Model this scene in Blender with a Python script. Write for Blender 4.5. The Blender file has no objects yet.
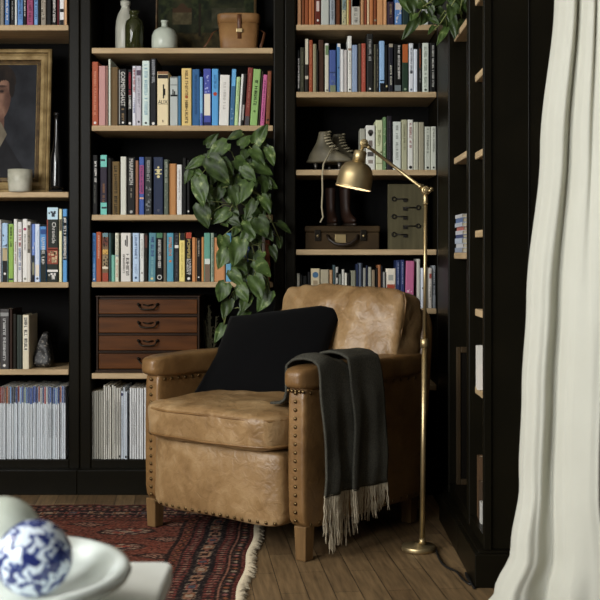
import bpy, bmesh, math, random
from mathutils import Vector, Matrix, noise

# ------------------------------------------------------------------ camera, world, light, exposure
S = bpy.context.scene
COL = S.collection
F = 1147.0          # focal length in pixels of the 600 px frame
H = 0.94            # eye height
HY = 256.0          # horizon row
cam = bpy.data.cameras.new('camera'); camo = bpy.data.objects.new('camera', cam); COL.objects.link(camo)
camo.location = (0, 0, H); camo.rotation_euler = (math.pi/2, 0, 0)
cam.sensor_width = 36.0; cam.lens = 36.0*F/600.0
cam.shift_y = (HY-300.0)/600.0
cam.clip_start = 0.05
cam.dof.use_dof = True; cam.dof.focus_distance = 4.1; cam.dof.aperture_fstop = 7.1
S.camera = camo

w = bpy.data.worlds.new('world'); S.world = w; w.use_nodes = True
w.node_tree.nodes['Background'].inputs[0].default_value = (0.75, 0.85, 1.0, 1)
w.node_tree.nodes['Background'].inputs[1].default_value = 0.15

def area(name, loc, target, sx, sy, power, col):
    l = bpy.data.lights.new(name, 'AREA'); l.shape = 'RECTANGLE'; l.size = sx; l.size_y = sy
    l.energy = power; l.color = col
    o = bpy.data.objects.new(name, l); COL.objects.link(o); o.location = loc
    o.rotation_euler = (Vector(target)-Vector(loc)).to_track_quat('-Z', 'Y').to_euler()
    return o
area('window_daylight', (-2.62, 1.95, 1.70), (-0.3, 3.5, 0.7), 1.5, 1.7, 98, (1.0, 0.98, 0.94))
area('table_fill_light', (-2.62, -0.45, 1.80), (-0.35, 1.7, 0.5), 1.5, 1.5, 190, (0.97, 0.99, 1.0))  # fill light added near the camera to brighten the coffee table

S.view_settings.view_transform = 'Standard'; S.view_settings.look = 'None'
S.view_settings.gamma = 1.0; S.view_settings.exposure = -0.2
S.view_settings.use_curve_mapping = False

# ------------------------------------------------------------------ helpers
R = random.Random(7)
def at(px, py, Y): return Vector(((px-300.0)*Y/F, Y, H-(py-HY)*Y/F))
def ax(px, Y): return (px-300.0)*Y/F
def az(py, Y): return H-(py-HY)*Y/F
def lin(c):
    r = []
    for v in c:
        v = v/255.0
        r.append(v/12.92 if v <= 0.04045 else ((v+0.055)/1.055)**2.4)
    return (r[0], r[1], r[2], 1.0)

def nmat(name):
    m = bpy.data.materials.new(name); m.use_nodes = True
    nt = m.node_tree; b = nt.nodes['Principled BSDF']
    return m, nt, b
_mc = {}
def pm(rgb, rough=0.5, metal=0.0, spec=0.5, var=0.08, scale=40.0, name='paint', sheen=0.0):
    """plain procedural material: colour with slight noise variation"""
    k = (tuple(rgb), rough, metal, spec, var, scale, sheen)
    if k in _mc: return _mc[k]
    m, nt, b = nmat(name)
    c = lin(rgb)
    if var > 0:
        n = nt.nodes.new('ShaderNodeTexNoise'); n.inputs['Scale'].default_value = scale; n.inputs['Detail'].default_value = 4
        tc = nt.nodes.new('ShaderNodeTexCoord'); nt.links.new(tc.outputs['Object'], n.inputs['Vector'])
        mx = nt.nodes.new('ShaderNodeMix'); mx.data_type = 'RGBA'
        mx.inputs[6].default_value = tuple(min(1, v*(1-var)) for v in c[:3])+(1,)
        mx.inputs[7].default_value = tuple(min(1, v*(1+var)) for v in c[:3])+(1,)
        nt.links.new(n.outputs['Fac'], mx.inputs[0]); nt.links.new(mx.outputs[2], b.inputs['Base Color'])
    else:
        b.inputs['Base Color'].default_value = c
    b.inputs['Roughness'].default_value = rough; b.inputs['Metallic'].default_value = metal
    b.inputs['Specular IOR Level'].default_value = spec
    if sheen: b.inputs['Sheen Weight'].default_value = sheen
    _mc[k] = m
    return m

def two_tone(name, c1, c2, scale, lo, hi, rough=0.5, bump=0.0, bscale=80, metal=0.0, stretch=(1,1,1), spec=0.3, coat=0.0, detail=5, bdist=0.002):
    m, nt, b = nmat(name)
    tc = nt.nodes.new('ShaderNodeTexCoord'); mp = nt.nodes.new('ShaderNodeMapping'); mp.inputs['Scale'].default_value = stretch
    nt.links.new(tc.outputs['Object'], mp.inputs['Vector'])
    n = nt.nodes.new('ShaderNodeTexNoise'); n.inputs['Scale'].default_value = scale; n.inputs['Detail'].default_value = detail
    nt.links.new(mp.outputs[0], n.inputs['Vector'])
    r = nt.nodes.new('ShaderNodeValToRGB'); r.color_ramp.elements[0].position = lo; r.color_ramp.elements[1].position = hi
    r.color_ramp.elements[0].color = lin(c1); r.color_ramp.elements[1].color = lin(c2)
    nt.links.new(n.outputs['Fac'], r.inputs[0]); nt.links.new(r.outputs[0], b.inputs['Base Color'])
    b.inputs['Roughness'].default_value = rough; b.inputs['Metallic'].default_value = metal; b.inputs['Specular IOR Level'].default_value = spec
    b.inputs['Coat Weight'].default_value = coat
    if bump:
        n2 = nt.nodes.new('ShaderNodeTexNoise'); n2.inputs['Scale'].default_value = bscale; n2.inputs['Detail'].default_value = 6
        nt.links.new(mp.outputs[0], n2.inputs['Vector'])
        bp = nt.nodes.new('ShaderNodeBump'); bp.inputs['Strength'].default_value = bump; bp.inputs['Distance'].default_value = bdist
        nt.links.new(n2.outputs['Fac'], bp.inputs['Height']); nt.links.new(bp.outputs[0], b.inputs['Normal'])
    return m

def attr_mat(name, rough=0.6, spec=0.3, bump=0.0, bscale=400):
    m, nt, b = nmat(name)
    a = nt.nodes.new('ShaderNodeAttribute'); a.attribute_name = 'Col'
    nt.links.new(a.outputs['Color'], b.inputs['Base Color'])
    b.inputs['Roughness'].default_value = rough; b.inputs['Specular IOR Level'].default_value = spec
    if bump:
        tc = nt.nodes.new('ShaderNodeTexCoord')
        n2 = nt.nodes.new('ShaderNodeTexNoise'); n2.inputs['Scale'].default_value = bscale
        nt.links.new(tc.outputs['Object'], n2.inputs['Vector'])
        bp = nt.nodes.new('ShaderNodeBump'); bp.inputs['Strength'].default_value = bump; bp.inputs['Distance'].default_value = 0.003
        nt.links.new(n2.outputs['Fac'], bp.inputs['Height']); nt.links.new(bp.outputs[0], b.inputs['Normal'])
    return m

def wood_mat(name, c1, c2, axis='X', rough=0.5, scale=14, spec=0.18):
    st = {'X': (0.12, 1, 1), 'Y': (1, 0.12, 1), 'Z': (1, 1, 0.12)}[axis]
    return two_tone(name, c1, c2, scale*3, 0.3, 0.7, rough, 0.15, scale*8, 0, st, spec)

class MB:
    def __init__(s): s.bm = bmesh.new(); s.mats = []
    def mi(s, m):
        if m is None: return 0
        if m not in s.mats: s.mats.append(m)
        return s.mats.index(m)
    def face(s, pts, m=None, smooth=False):
        f = s.bm.faces.new([s.bm.verts.new(p) for p in pts]); f.material_index = s.mi(m); f.smooth = smooth; return f
    def box(s, x0, x1, y0, y1, z0, z1, m=None, M=None):
        c = [Vector((x, y, z)) for x in (x0, x1) for y in (y0, y1) for z in (z0, z1)]
        if M is not None: c = [M @ v for v in c]
        v = [s.bm.verts.new(p) for p in c]; k = s.mi(m); fs = []
        for q in ((0,1,3,2),(4,6,7,5),(0,4,5,1),(2,3,7,6),(0,2,6,4),(1,5,7,3)):
            f = s.bm.faces.new([v[i] for i in q]); f.material_index = k; fs.append(f)
        return fs
    def prism(s, poly, y0, y1, m=None, M=None, axis='y', smooth=False):
        """poly of (a,b) extruded: axis y -> (a,y,b); axis z -> (a,b,z); axis x -> (x,a,b)"""
        def pt(a, b, t):
            p = Vector((a, t, b)) if axis == 'y' else (Vector((a, b, t)) if axis == 'z' else Vector((t, a, b)))
            return M @ p if M is not None else p
        k = s.mi(m); n = len(poly)
        A = [s.bm.verts.new(pt(a, b, y0)) for a, b in poly]; B = [s.bm.verts.new(pt(a, b, y1)) for a, b in poly]
        f = s.bm.faces.new(A); f.material_index = k
        f = s.bm.faces.new(B[::-1]); f.material_index = k
        for i in range(n):
            f = s.bm.faces.new((A[i], B[i], B[(i+1) % n], A[(i+1) % n])); f.material_index = k; f.smooth = smooth
    def tube(s, pts, rad, n=8, m=None, cap=True, flat=1.0):
        pts = [Vector(p) for p in pts]; k = s.mi(m)
        if not hasattr(rad, '__len__'): rad = [rad]*len(pts)
        rings = []; up = None
        for i, p in enumerate(pts):
            t = (pts[min(i+1, len(pts)-1)]-pts[max(i-1, 0)])
            if t.length < 1e-9: t = Vector((0, 0, 1))
            t.normalize()
            if up is None:
                up = Vector((0, 0, 1)) if abs(t.z) < 0.9 else Vector((0, 1, 0))
            a = t.cross(up)
            if a.length < 1e-6: a = t.orthogonal()
            a.normalize(); b = a.cross(t).normalized(); up = b
            rings.append([s.bm.verts.new(p+(a*math.cos(2*math.pi*j/n)+b*math.sin(2*math.pi*j/n)*flat)*rad[i]) for j in range(n)])
        for i in range(len(rings)-1):
            for j in range(n):
                f = s.bm.faces.new((rings[i][j], rings[i][(j+1) % n], rings[i+1][(j+1) % n], rings[i+1][j])); f.material_index = k; f.smooth = True
        if cap:
            for r_ in (rings[0][::-1], rings[-1]):
                f = s.bm.faces.new(r_); f.material_index = k
    def lathe(s, prof, c, n=32, m=None, M=None):
        """prof (r,z) list revolved about z through c"""
        k = s.mi(m); c = Vector(c); rings = []
        for r, z in prof:
            if r < 1e-6:
                p = Vector((0, 0, z)); p = (M @ p) if M is not None else p
                rings.append([s.bm.verts.new(c+p)])
            else:
                rg = []
                for j in range(n):
                    p = Vector((r*math.cos(2*math.pi*j/n), r*math.sin(2*math.pi*j/n), z)); p = (M @ p) if M is not None else p
                    rg.append(s.bm.verts.new(c+p))
                rings.append(rg)
        for a, b in zip(rings, rings[1:]):
            for j in range(n):
                j2 = (j+1) % n
                if len(a) == 1 and len(b) == 1: continue
                if len(a) == 1: q = (a[0], b[j2], b[j])
                elif len(b) == 1: q = (a[j], a[j2], b[0])
                else: q = (a[j], a[j2], b[j2], b[j])
                f = s.bm.faces.new(q); f.material_index = k; f.smooth = True
    def grid(s, fn, nu, nv, m=None, closed_u=False, smooth=True):
        k = s.mi(m)
        V = [[s.bm.verts.new(fn(i/nu, j/nv)) for j in range(nv+1)] for i in range(nu+(0 if closed_u else 1))]
        N = len(V)
        for i in range(nu):
            for j in range(nv):
                f = s.bm.faces.new((V[i][j], V[(i+1) % N][j], V[(i+1) % N][j+1], V[i][j+1])); f.material_index = k; f.smooth = smooth
        return V
    def soft(s, c, h, e=6.0, n=14, m=None, fn=None, M=None):
        """rounded cushion box: centre c, half sizes h, roundness exponent e"""
        k = s.mi(m); c = Vector(c); cache = {}
        def vert(p):
            key = tuple(round(q, 5) for q in p)
            if key in cache: return cache[key]
            x, y, z = p
            d = (abs(x)**e+abs(y)**e+abs(z)**e)**(1.0/e)
            q = Vector((x/d, y/d, z/d))
            P = Vector((q.x*h[0], q.y*h[1], q.z*h[2]))
            if fn: P = fn(P, q)
            if M is not None: P = M @ P
            v = s.bm.verts.new(c+P); cache[key] = v; return v
        T = [-1+2*i/n for i in range(n+1)]
        T = [math.copysign(1-(1-abs(t))**1.3, t) for t in T]
        for a in range(3):
            for sg in (-1, 1):
                for i in range(n):
                    for j in range(n):
                        q = []
                        for (u, v) in ((T[i], T[j]), (T[i+1], T[j]), (T[i+1], T[j+1]), (T[i], T[j+1])):
                            p = [0, 0, 0]; p[a] = sg; p[(a+1) % 3] = u; p[(a+2) % 3] = v; q.append(vert(p))
                        if sg < 0: q = q[::-1]
                        f = s.bm.faces.new(q); f.material_index = k; f.smooth = True
    def ball(s, c, r, n=16, m=None, sc=(1, 1, 1)):
        s.soft(c, (r*sc[0], r*sc[1], r*sc[2]), 2.0, n, m)
    def build(s, name, parent=None, loc=None, bevel=0, segs=2, solid=0, subd=0, recalc=True):
        if recalc: bmesh.ops.recalc_face_normals(s.bm, faces=s.bm.faces[:])
        if loc is not None and parent is None:
            bmesh.ops.translate(s.bm, verts=s.bm.verts[:], vec=-Vector(loc))
        me = bpy.data.meshes.new(name); s.bm.to_mesh(me); s.bm.free()
        for m in s.mats: me.materials.append(m)
        o = bpy.data.objects.new(name, me); COL.objects.link(o)
        if parent is not None:
            o.parent = parent
            if parent.get('world_children'):
                o.matrix_parent_inverse = Matrix.Translation(-Vector(parent.location))
            elif parent.parent is not None and parent.parent.get('world_children'):
                pass
        elif loc is not None: o.location = loc
        if solid:
            md = o.modifiers.new('solid', 'SOLIDIFY'); md.thickness = solid; md.offset = 0
        if subd:
            md = o.modifiers.new('sub', 'SUBSURF'); md.levels = subd; md.render_levels = subd
        if bevel:
            md = o.modifiers.new('bevel', 'BEVEL'); md.width = bevel; md.segments = segs; md.limit_method = 'ANGLE'; md.angle_limit = 0.7
        return o

def tag(o, label=None, cat=None, group=None, kind=None):
    if label: o['label'] = label
    if cat: o['category'] = cat
    if group: o['group'] = group
    if kind: o['kind'] = kind
    return o
def thing(name, label, cat, loc, rz=0.0, group=None, world=True):
    o = bpy.data.objects.new(name, None); COL.objects.link(o); o.location = loc; o.rotation_euler = (0, 0, rz)
    o.empty_display_size = 0.05
    if world: o['world_children'] = 1
    return tag(o, label, cat, group)
def copy_thing(src, loc, label=None, group=None):
    r = src.copy(); COL.objects.link(r); r.location = loc
    if label: r['label'] = label
    if group: r['group'] = group
    for ch in list(src.children):
        c = ch.copy(); COL.objects.link(c); c.parent = r
        for g in list(ch.children):
            d = g.copy(); COL.objects.link(d); d.parent = c
    return r
def colour_grid(name, fn, col, nu, nv, mat, parent=None, loc=None):
    """grid surface whose pattern col(u,v)->srgb is stored as a colour attribute"""
    me = bpy.data.meshes.new(name)
    L = Vector(loc) if (loc is not None and parent is None) else Vector((0, 0, 0))
    vs = [Vector(fn(i/nu, j/nv))-L for i in range(nu+1) for j in range(nv+1)]
    fs = [(i*(nv+1)+j, (i+1)*(nv+1)+j, (i+1)*(nv+1)+j+1, i*(nv+1)+j+1) for i in range(nu) for j in range(nv)]
    me.from_pydata(vs, [], fs)
    a = me.color_attributes.new('Col', 'FLOAT_COLOR', 'POINT')
    buf = []
    for i in range(nu+1):
        for j in range(nv+1): buf.extend(lin(col(i/nu, j/nv)))
    a.data.foreach_set('color', buf)
    me.materials.append(mat)
    o = bpy.data.objects.new(name, me); COL.objects.link(o)
    if parent is not None:
        o.parent = parent
        if parent.get('world_children'): o.matrix_parent_inverse = Matrix.Translation(-Vector(parent.location))
    elif loc is not None: o.location = loc
    return o
def mixc(a, b, t):
    t = max(0.0, min(1.0, t)); return tuple(a[i]+(b[i]-a[i])*t for i in range(3))

# ------------------------------------------------------------------ materials
BLACKWOOD = two_tone('dark_painted_wood', (16, 14, 8), (22, 19, 11), 6, 0.3, 0.7, 0.36, 0.04, 60, spec=0.09)
BACKBLACK = pm((9, 8, 7), 0.8, name='bookcase_back_black', spec=0.15)
OAK = wood_mat('shelf_oak', (172, 148, 112), (200, 174, 136), 'X', 0.5)
OAKY = wood_mat('shelf_oak_side', (172, 148, 112), (200, 174, 136), 'Y', 0.5)
WALLM = two_tone('wall_dark_plaster', (38, 36, 31), (44, 42, 36), 3, 0.3, 0.7, 0.9, 0.1, 50)
CEILM = pm((222, 220, 214), 0.9, name='ceiling_plaster')
WHITEP = pm((225, 222, 214), 0.45, name='white_gloss_paint')
def leather_mat(name, dark, mid, light, worn):
    m, nt, b = nmat(name); L = nt.links.new
    tc = nt.nodes.new('ShaderNodeTexCoord')
    def nz_(s, d, dist=0.0):
        n = nt.nodes.new('ShaderNodeTexNoise'); n.inputs['Scale'].default_value = s; n.inputs['Detail'].default_value = d; n.inputs['Distortion'].default_value = dist
        L(tc.outputs['Object'], n.inputs['Vector']); return n
    n1, n2, n3 = nz_(6.5, 3, 1.2), nz_(34, 5, .8), nz_(170, 4)
    ad = nt.nodes.new('ShaderNodeMath'); ad.operation = 'MULTIPLY_ADD'; ad.inputs[1].default_value = .25; L(n2.outputs['Fac'], ad.inputs[0])
    m2 = nt.nodes.new('ShaderNodeMath'); m2.operation = 'MULTIPLY'; m2.inputs[1].default_value = .75; L(n1.outputs['Fac'], m2.inputs[0]); L(m2.outputs[0], ad.inputs[2])
    rp = nt.nodes.new('ShaderNodeValToRGB'); e = rp.color_ramp.elements
    e[0].position = .26; e[0].color = lin(dark); e[1].position = .74; e[1].color = lin(light); k = e.new(.5); k.color = lin(mid)
    L(ad.outputs[0], rp.inputs[0]); L(rp.outputs[0], b.inputs['Base Color'])
    rr = nt.nodes.new('ShaderNodeMapRange'); rr.inputs[3].default_value = .28; rr.inputs[4].default_value = .50; L(n2.outputs['Fac'], rr.inputs[0]); L(rr.outputs[0], b.inputs['Roughness'])
    b.inputs['Specular IOR Level'].default_value = .5
    b1 = nt.nodes.new('ShaderNodeBump'); b1.inputs['Strength'].default_value = .5; b1.inputs['Distance'].default_value = worn; L(n2.outputs['Fac'], b1.inputs['Height'])
    b2 = nt.nodes.new('ShaderNodeBump'); b2.inputs['Strength'].default_value = .3; b2.inputs['Distance'].default_value = .0012; L(n3.outputs['Fac'], b2.inputs['Height']); L(b1.outputs[0], b2.inputs['Normal']); L(b2.outputs[0], b.inputs['Normal'])
    return m
LEATHER = leather_mat('tan_leather', (98, 70, 40), (122, 91, 54), (144, 111, 70), .004)
LEATHER2 = leather_mat('tan_leather_worn', (110, 82, 49), (144, 114, 76), (176, 147, 108), .008)
BRASS = two_tone('aged_brass', (172, 152, 110), (196, 176, 134), 12, 0.3, 0.7, 0.40, 0.03, 200, metal=0.9)
NAIL = pm((112, 92, 62), 0.35, 1.0, name='antique_nail_brass')
IRON = pm((42, 38, 32), 0.4, 0.9, name='dark_iron')

# ------------------------------------------------------------------ room shell
XL, XR, YF, YB, ZC = -2.5, 0.84, -2.5, 4.93, 2.6
def structure(mb, name, **k): return tag(mb.build(name, **k), kind='structure')
def plank_floor():
    m, nt, b = nmat('floor_planks')
    tc = nt.nodes.new('ShaderNodeTexCoord'); mp = nt.nodes.new('ShaderNodeMapping')
    mp.inputs['Rotation'].default_value = (0, 0, math.radians(84)); mp.inputs['Location'].default_value = (0.03, 0.02, 0)
    nt.links.new(tc.outputs['Object'], mp.inputs['Vector'])
    br = nt.nodes.new('ShaderNodeTexBrick'); br.inputs['Scale'].default_value = 1.0
    br.inputs['Brick Width'].default_value = 0.42; br.inputs['Row Height'].default_value = 0.075; br.inputs['Mortar Size'].default_value = 0.0012
    br.inputs['Color1'].default_value = lin((104, 82, 56)); br.inputs['Color2'].default_value = lin((132, 108, 76)); br.inputs['Mortar'].default_value = lin((46, 36, 24))
    nt.links.new(mp.outputs[0], br.inputs['Vector'])
    mp2 = nt.nodes.new('ShaderNodeMapping'); mp2.inputs['Scale'].default_value = (2.2, 26, 1); nt.links.new(mp.outputs[0], mp2.inputs['Vector'])
    n = nt.nodes.new('ShaderNodeTexNoise'); n.inputs['Scale'].default_value = 3.0; n.inputs['Detail'].default_value = 8; nt.links.new(mp2.outputs[0], n.inputs['Vector'])
    rp = nt.nodes.new('ShaderNodeValToRGB'); rp.color_ramp.elements[0].color = (0.55, 0.55, 0.55, 1); rp.color_ramp.elements[1].color = (1.15, 1.15, 1.15, 1)
    rp.color_ramp.elements[0].position = 0.3; rp.color_ramp.elements[1].position = 0.7
    nt.links.new(n.outputs['Fac'], rp.inputs[0])
    mx = nt.nodes.new('ShaderNodeMix'); mx.data_type = 'RGBA'; mx.blend_type = 'MULTIPLY'; mx.inputs[0].default_value = 1.0
    nt.links.new(br.outputs['Color'], mx.inputs[6]); nt.links.new(rp.outputs[0], mx.inputs[7]); nt.links.new(mx.outputs[2], b.inputs['Base Color'])
    b.inputs['Roughness'].default_value = 0.5; b.inputs['Specular IOR Level'].default_value = 0.3
    bp = nt.nodes.new('ShaderNodeBump'); bp.inputs['Strength'].default_value = 0.4; bp.inputs['Distance'].default_value = 0.002
    nt.links.new(br.outputs['Fac'], bp.inputs['Height']); bp.invert = True; nt.links.new(bp.outputs[0], b.inputs['Normal'])
    return m
mb = MB(); mb.box(XL-.1, XR+.1, YF-.1, YB+.1, -0.08, 0, plank_floor()); structure(mb, 'floor')
mb = MB(); mb.box(XL-.1, XR+.1, YF-.1, YB+.1, ZC, ZC+.08, CEILM); structure(mb, 'ceiling')
mb = MB(); mb.box(XL, XR, YB, YB+.1, 0, ZC, WALLM); structure(mb, 'wall_back')
def wall_hole_x(name, x0, x1, ya, yb, za, zb):
    mb = MB()
    mb.box(x0, x1, YF, ya, 0, ZC, WALLM); mb.box(x0, x1, yb, YB, 0, ZC, WALLM)
    mb.box(x0, x1, ya, yb, 0, za, WALLM); mb.box(x0, x1, ya, yb, zb, ZC, WALLM); structure(mb, name)
mb = MB()
for a, b in ((YF, -1.25), (.35, 1.2), (2.7, YB)): mb.box(XL-.1, XL, a, b, 0, ZC, WALLM)
for a, b in ((-1.25, .35), (1.2, 2.7)): mb.box(XL-.1, XL, a, b, 0, .85, WALLM); mb.box(XL-.1, XL, a, b, 2.52, ZC, WALLM)
structure(mb, 'wall_left')
wall_hole_x('wall_right', XR, XR+.1, 2.05, 3.0, 0.3, 2.4)
mb = MB(); mb.box(XL, XR, YF-.1, YF, 0, ZC, WALLM); structure(mb, 'wall_front')
def casement(name, axis, p0, p1, a0, a1, z0, z1):
    mb = MB(); t = .045
    def bx(a, b, c, d):
        if axis == 'x': mb.box(p0, p1, a, b, c, d, WHITEP)
        else: mb.box(a, b, p0, p1, c, d, WHITEP)
    bx(a0, a0+t, z0, z1); bx(a1-t, a1, z0, z1); bx(a0+t, a1-t, z0, z0+t); bx(a0+t, a1-t, z1-t, z1)
    mid = (a0+a1)/2; bx(mid-.015, mid+.015, z0+t, z1-t)
    zm = (z0+z1)/2; bx(a0+t, mid-.015, zm-.012, zm+.012); bx(mid+.015, a1-t, zm-.012, zm+.012)
    structure(mb, name, bevel=.004)
casement('window_1', 'x', XL-.07, XL-.03, 1.2, 2.7, 0.85, 2.52)
casement('added_window', 'x', XL-.07, XL-.03, -1.25, .35, 0.85, 2.52)  # unseen extra window, added as the opening for the table fill
casement('window_2', 'x', XR+.03, XR+.07, 2.05, 3.0, 0.3, 2.4)

# ------------------------------------------------------------------ bookcases along the back wall
Y0 = 4.57                     # front plane of the back bookcases
ZB = az(459.8, Y0)            # top of the bottom board
ST = 5.6*Y0/F                 # shelf thickness
PT = 0.045
def back_case(label, x0, x1, shelf_rows, top=2.3):
    t = thing('bookcase', label, 'bookcase', ((x0+x1)/2, 4.72, 0), group='dark painted bookcases')
    for a, b in ((x0, x0+PT), (x1-PT, x1)):
        mb = MB(); mb.box(a+.0006, b-.0006, Y0, 4.87, 0.0, top, BLACKWOOD)
        mb.build('side_panel', t, bevel=.005)
    mb = MB(); mb.box(x0+PT, x1-PT, 4.87, 4.885, 0.1, top, BACKBLACK); mb.build('back_panel', t)
    mb = MB(); mb.box(x0+PT, x1-PT, Y0, 4.87, top-.03, top, BLACKWOOD); mb.build('top_panel', t, bevel=.002)
    mb = MB(); mb.box(x0+PT, x1-PT, Y0+.004, 4.87, ZB-.04, ZB, BLACKWOOD); mb.build('bottom_board', t, bevel=.002)
    mb = MB(); mb.box(x0+.0006, x1-.0006, Y0-.06, Y0-.001, 0, az(470.5, Y0-.06), BLACKWOOD)
    mb.build('plinth', t, bevel=.002)
    for r in shelf_rows:
        z = az(r, Y0); mb = MB(); mb.box(x0+PT+.001, x1-PT-.001, Y0+.006, 4.87, z-ST, z, OAK); mb.build('shelf', t, bevel=.003)
    return t
XA, XB_, XC, XD = ax(-108, Y0), ax(79.8, Y0), ax(284.6, Y0), ax(437, Y0)+PT
back_case('dark bookcase holding the gold-framed portrait, leftmost of the three back units', XA, XB_, [24.5, 191.8, 282.2, 369.5])
back_case('dark bookcase behind the trailing plant, middle of the three back units', XB_, XC, [47.5, 125.2, 214.6, 281.8, 373.5])
back_case('dark bookcase behind the brass lamp head, rightmost of the three back units', XC, XD, [24.2, 91.5, 169.6, 249.4, 308.5, 385])

# side bookcase along the right wall: two open units and a corner unit, fronts facing left
XS = 0.525
def side_case(label, ya, yb, shelf_z, end=False, top=2.3):
    t = thing('side_bookcase', label, 'bookcase', (.67, (ya+yb)/2, 0), group='dark side bookcases')
    pt = .022
    for k, (a, b) in enumerate(((ya, ya+pt), (yb-pt, yb))):
        mb = MB(); mb.box(XS, .80, a+.0004, b-.0004, 0.1, top, BLACKWOOD); pn = mb.build('side_panel', t, bevel=.004)
        if end and k == 0:
            mb = MB(); mb.box(XS, XS+.022, ya-.006, ya, .1, top, BLACKWOOD); mb.box(.652, .655, ya-.004, ya, .1, top, BLACKWOOD)
            mb.box(.76, .80, ya-.006, ya, .1, top, BLACKWOOD); mb.build('panel_stile', pn, bevel=.002)
    mb = MB(); mb.box(.80, .815, ya, yb, .1, top, BACKBLACK); mb.build('back_panel', t)
    mb = MB(); mb.box(XS, .80, ya+pt, yb-pt, top-.03, top, BLACKWOOD); mb.build('top_panel', t)
    mb = MB(); mb.box(XS+.004, .80, ya+pt, yb-pt, .10, .135, BLACKWOOD); mb.build('bottom_board', t)
    mb = MB(); e = .035 if end else 0
    mb.box(XS-.03, .815, ya-e, yb, 0, .095, BLACKWOOD); mb.box(XS-.018, .815, ya-e*.6, yb, .095, .1, BLACKWOOD)
    mb.build('plinth', t, bevel=.004)
    for z in shelf_z:
        mb = MB(); mb.box(XS+.020, .80, ya+pt+.001, yb-pt-.001, z-.022, z, OAKY); mb.build('shelf', t, bevel=.003)
    return t
side_case('dark end bookcase with a tall side panel next to the cream curtain', 3.28, 3.595, [1.98, 1.74, 1.503, 1.262, 1.019, .776, .535], True)
side_case('narrow dark bookcase deeper in the right corner, holding a stack of paperbacks', 3.596, 4.083, [2.0, 1.72, 1.286, .952])
mb = MB(); t = thing('corner_cupboard', 'plain black corner upright between the side bookcase and back bookcase', 'cupboard', (.67, 4.30, 0))
mb.box(XS+.016, .815, 4.084, 4.505, .1, 2.3, BLACKWOOD); mb.build('body', t, bevel=.003)
mb = MB(); mb.box(XS-.004, .815, 4.084, 4.505, 0, .1, BLACKWOOD); mb.build('plinth', t, bevel=.003)

# ------------------------------------------------------------------ books
def font_mesh(txt):
    if txt in _fc: return _fc[txt]
    c = bpy.data.curves.new('t', 'FONT'); c.body = txt; c.size = 1.0; c.resolution_u = 2
    o = bpy.data.objects.new('t', c); me = bpy.data.meshes.new_from_object(o)
    vs = [v.co.copy() for v in me.vertices]; fs = [tuple(p.vertices) for p in me.polygons]
    x0 = min(v.x for v in vs); x1 = max(v.x for v in vs); y0 = min(v.y for v in vs); y1 = max(v.y for v in vs)
    vs = [Vector(((v.x-x0)/(x1-x0), (v.y-y0)/(y1-y0), 0)) for v in vs]
    bpy.data.objects.remove(o); bpy.data.curves.remove(c); bpy.data.meshes.remove(me)
    _fc[txt] = (vs, fs, (x1-x0)/(y1-y0)); return _fc[txt]
_fc = {}
PAGES = pm((196, 186, 160), 0.8, name='book_pages')
SPINEY = Y0+.013
ORD = 'first second third fourth fifth sixth seventh eighth ninth tenth eleventh twelfth thirteenth fourteenth fifteenth sixteenth seventeenth eighteenth nineteenth twentieth'.split()
TENS = {20: 'twenty', 30: 'thirty', 40: 'fortieth'}
def ordinal(n):
    if n <= 20: return ORD[n-1]
    t = {2: 'twenty', 3: 'thirty', 4: 'forty'}[n//10]
    return t[:-1]+'ieth' if n % 10 == 0 else t+'-'+ORD[n % 10-1]
def desat(c):
    g_ = .3*c[0]+.59*c[1]+.11*c[2]
    k = 1.0-.45*max(0, 1-g_/75.0) if g_ < 75 else 1.0+.12*min(1, (g_-75)/40)*min(1, max(0, 235-g_)/40)
    return tuple(min(250, int((v+(g_-v)*.17)*k)) for v in c)
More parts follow.
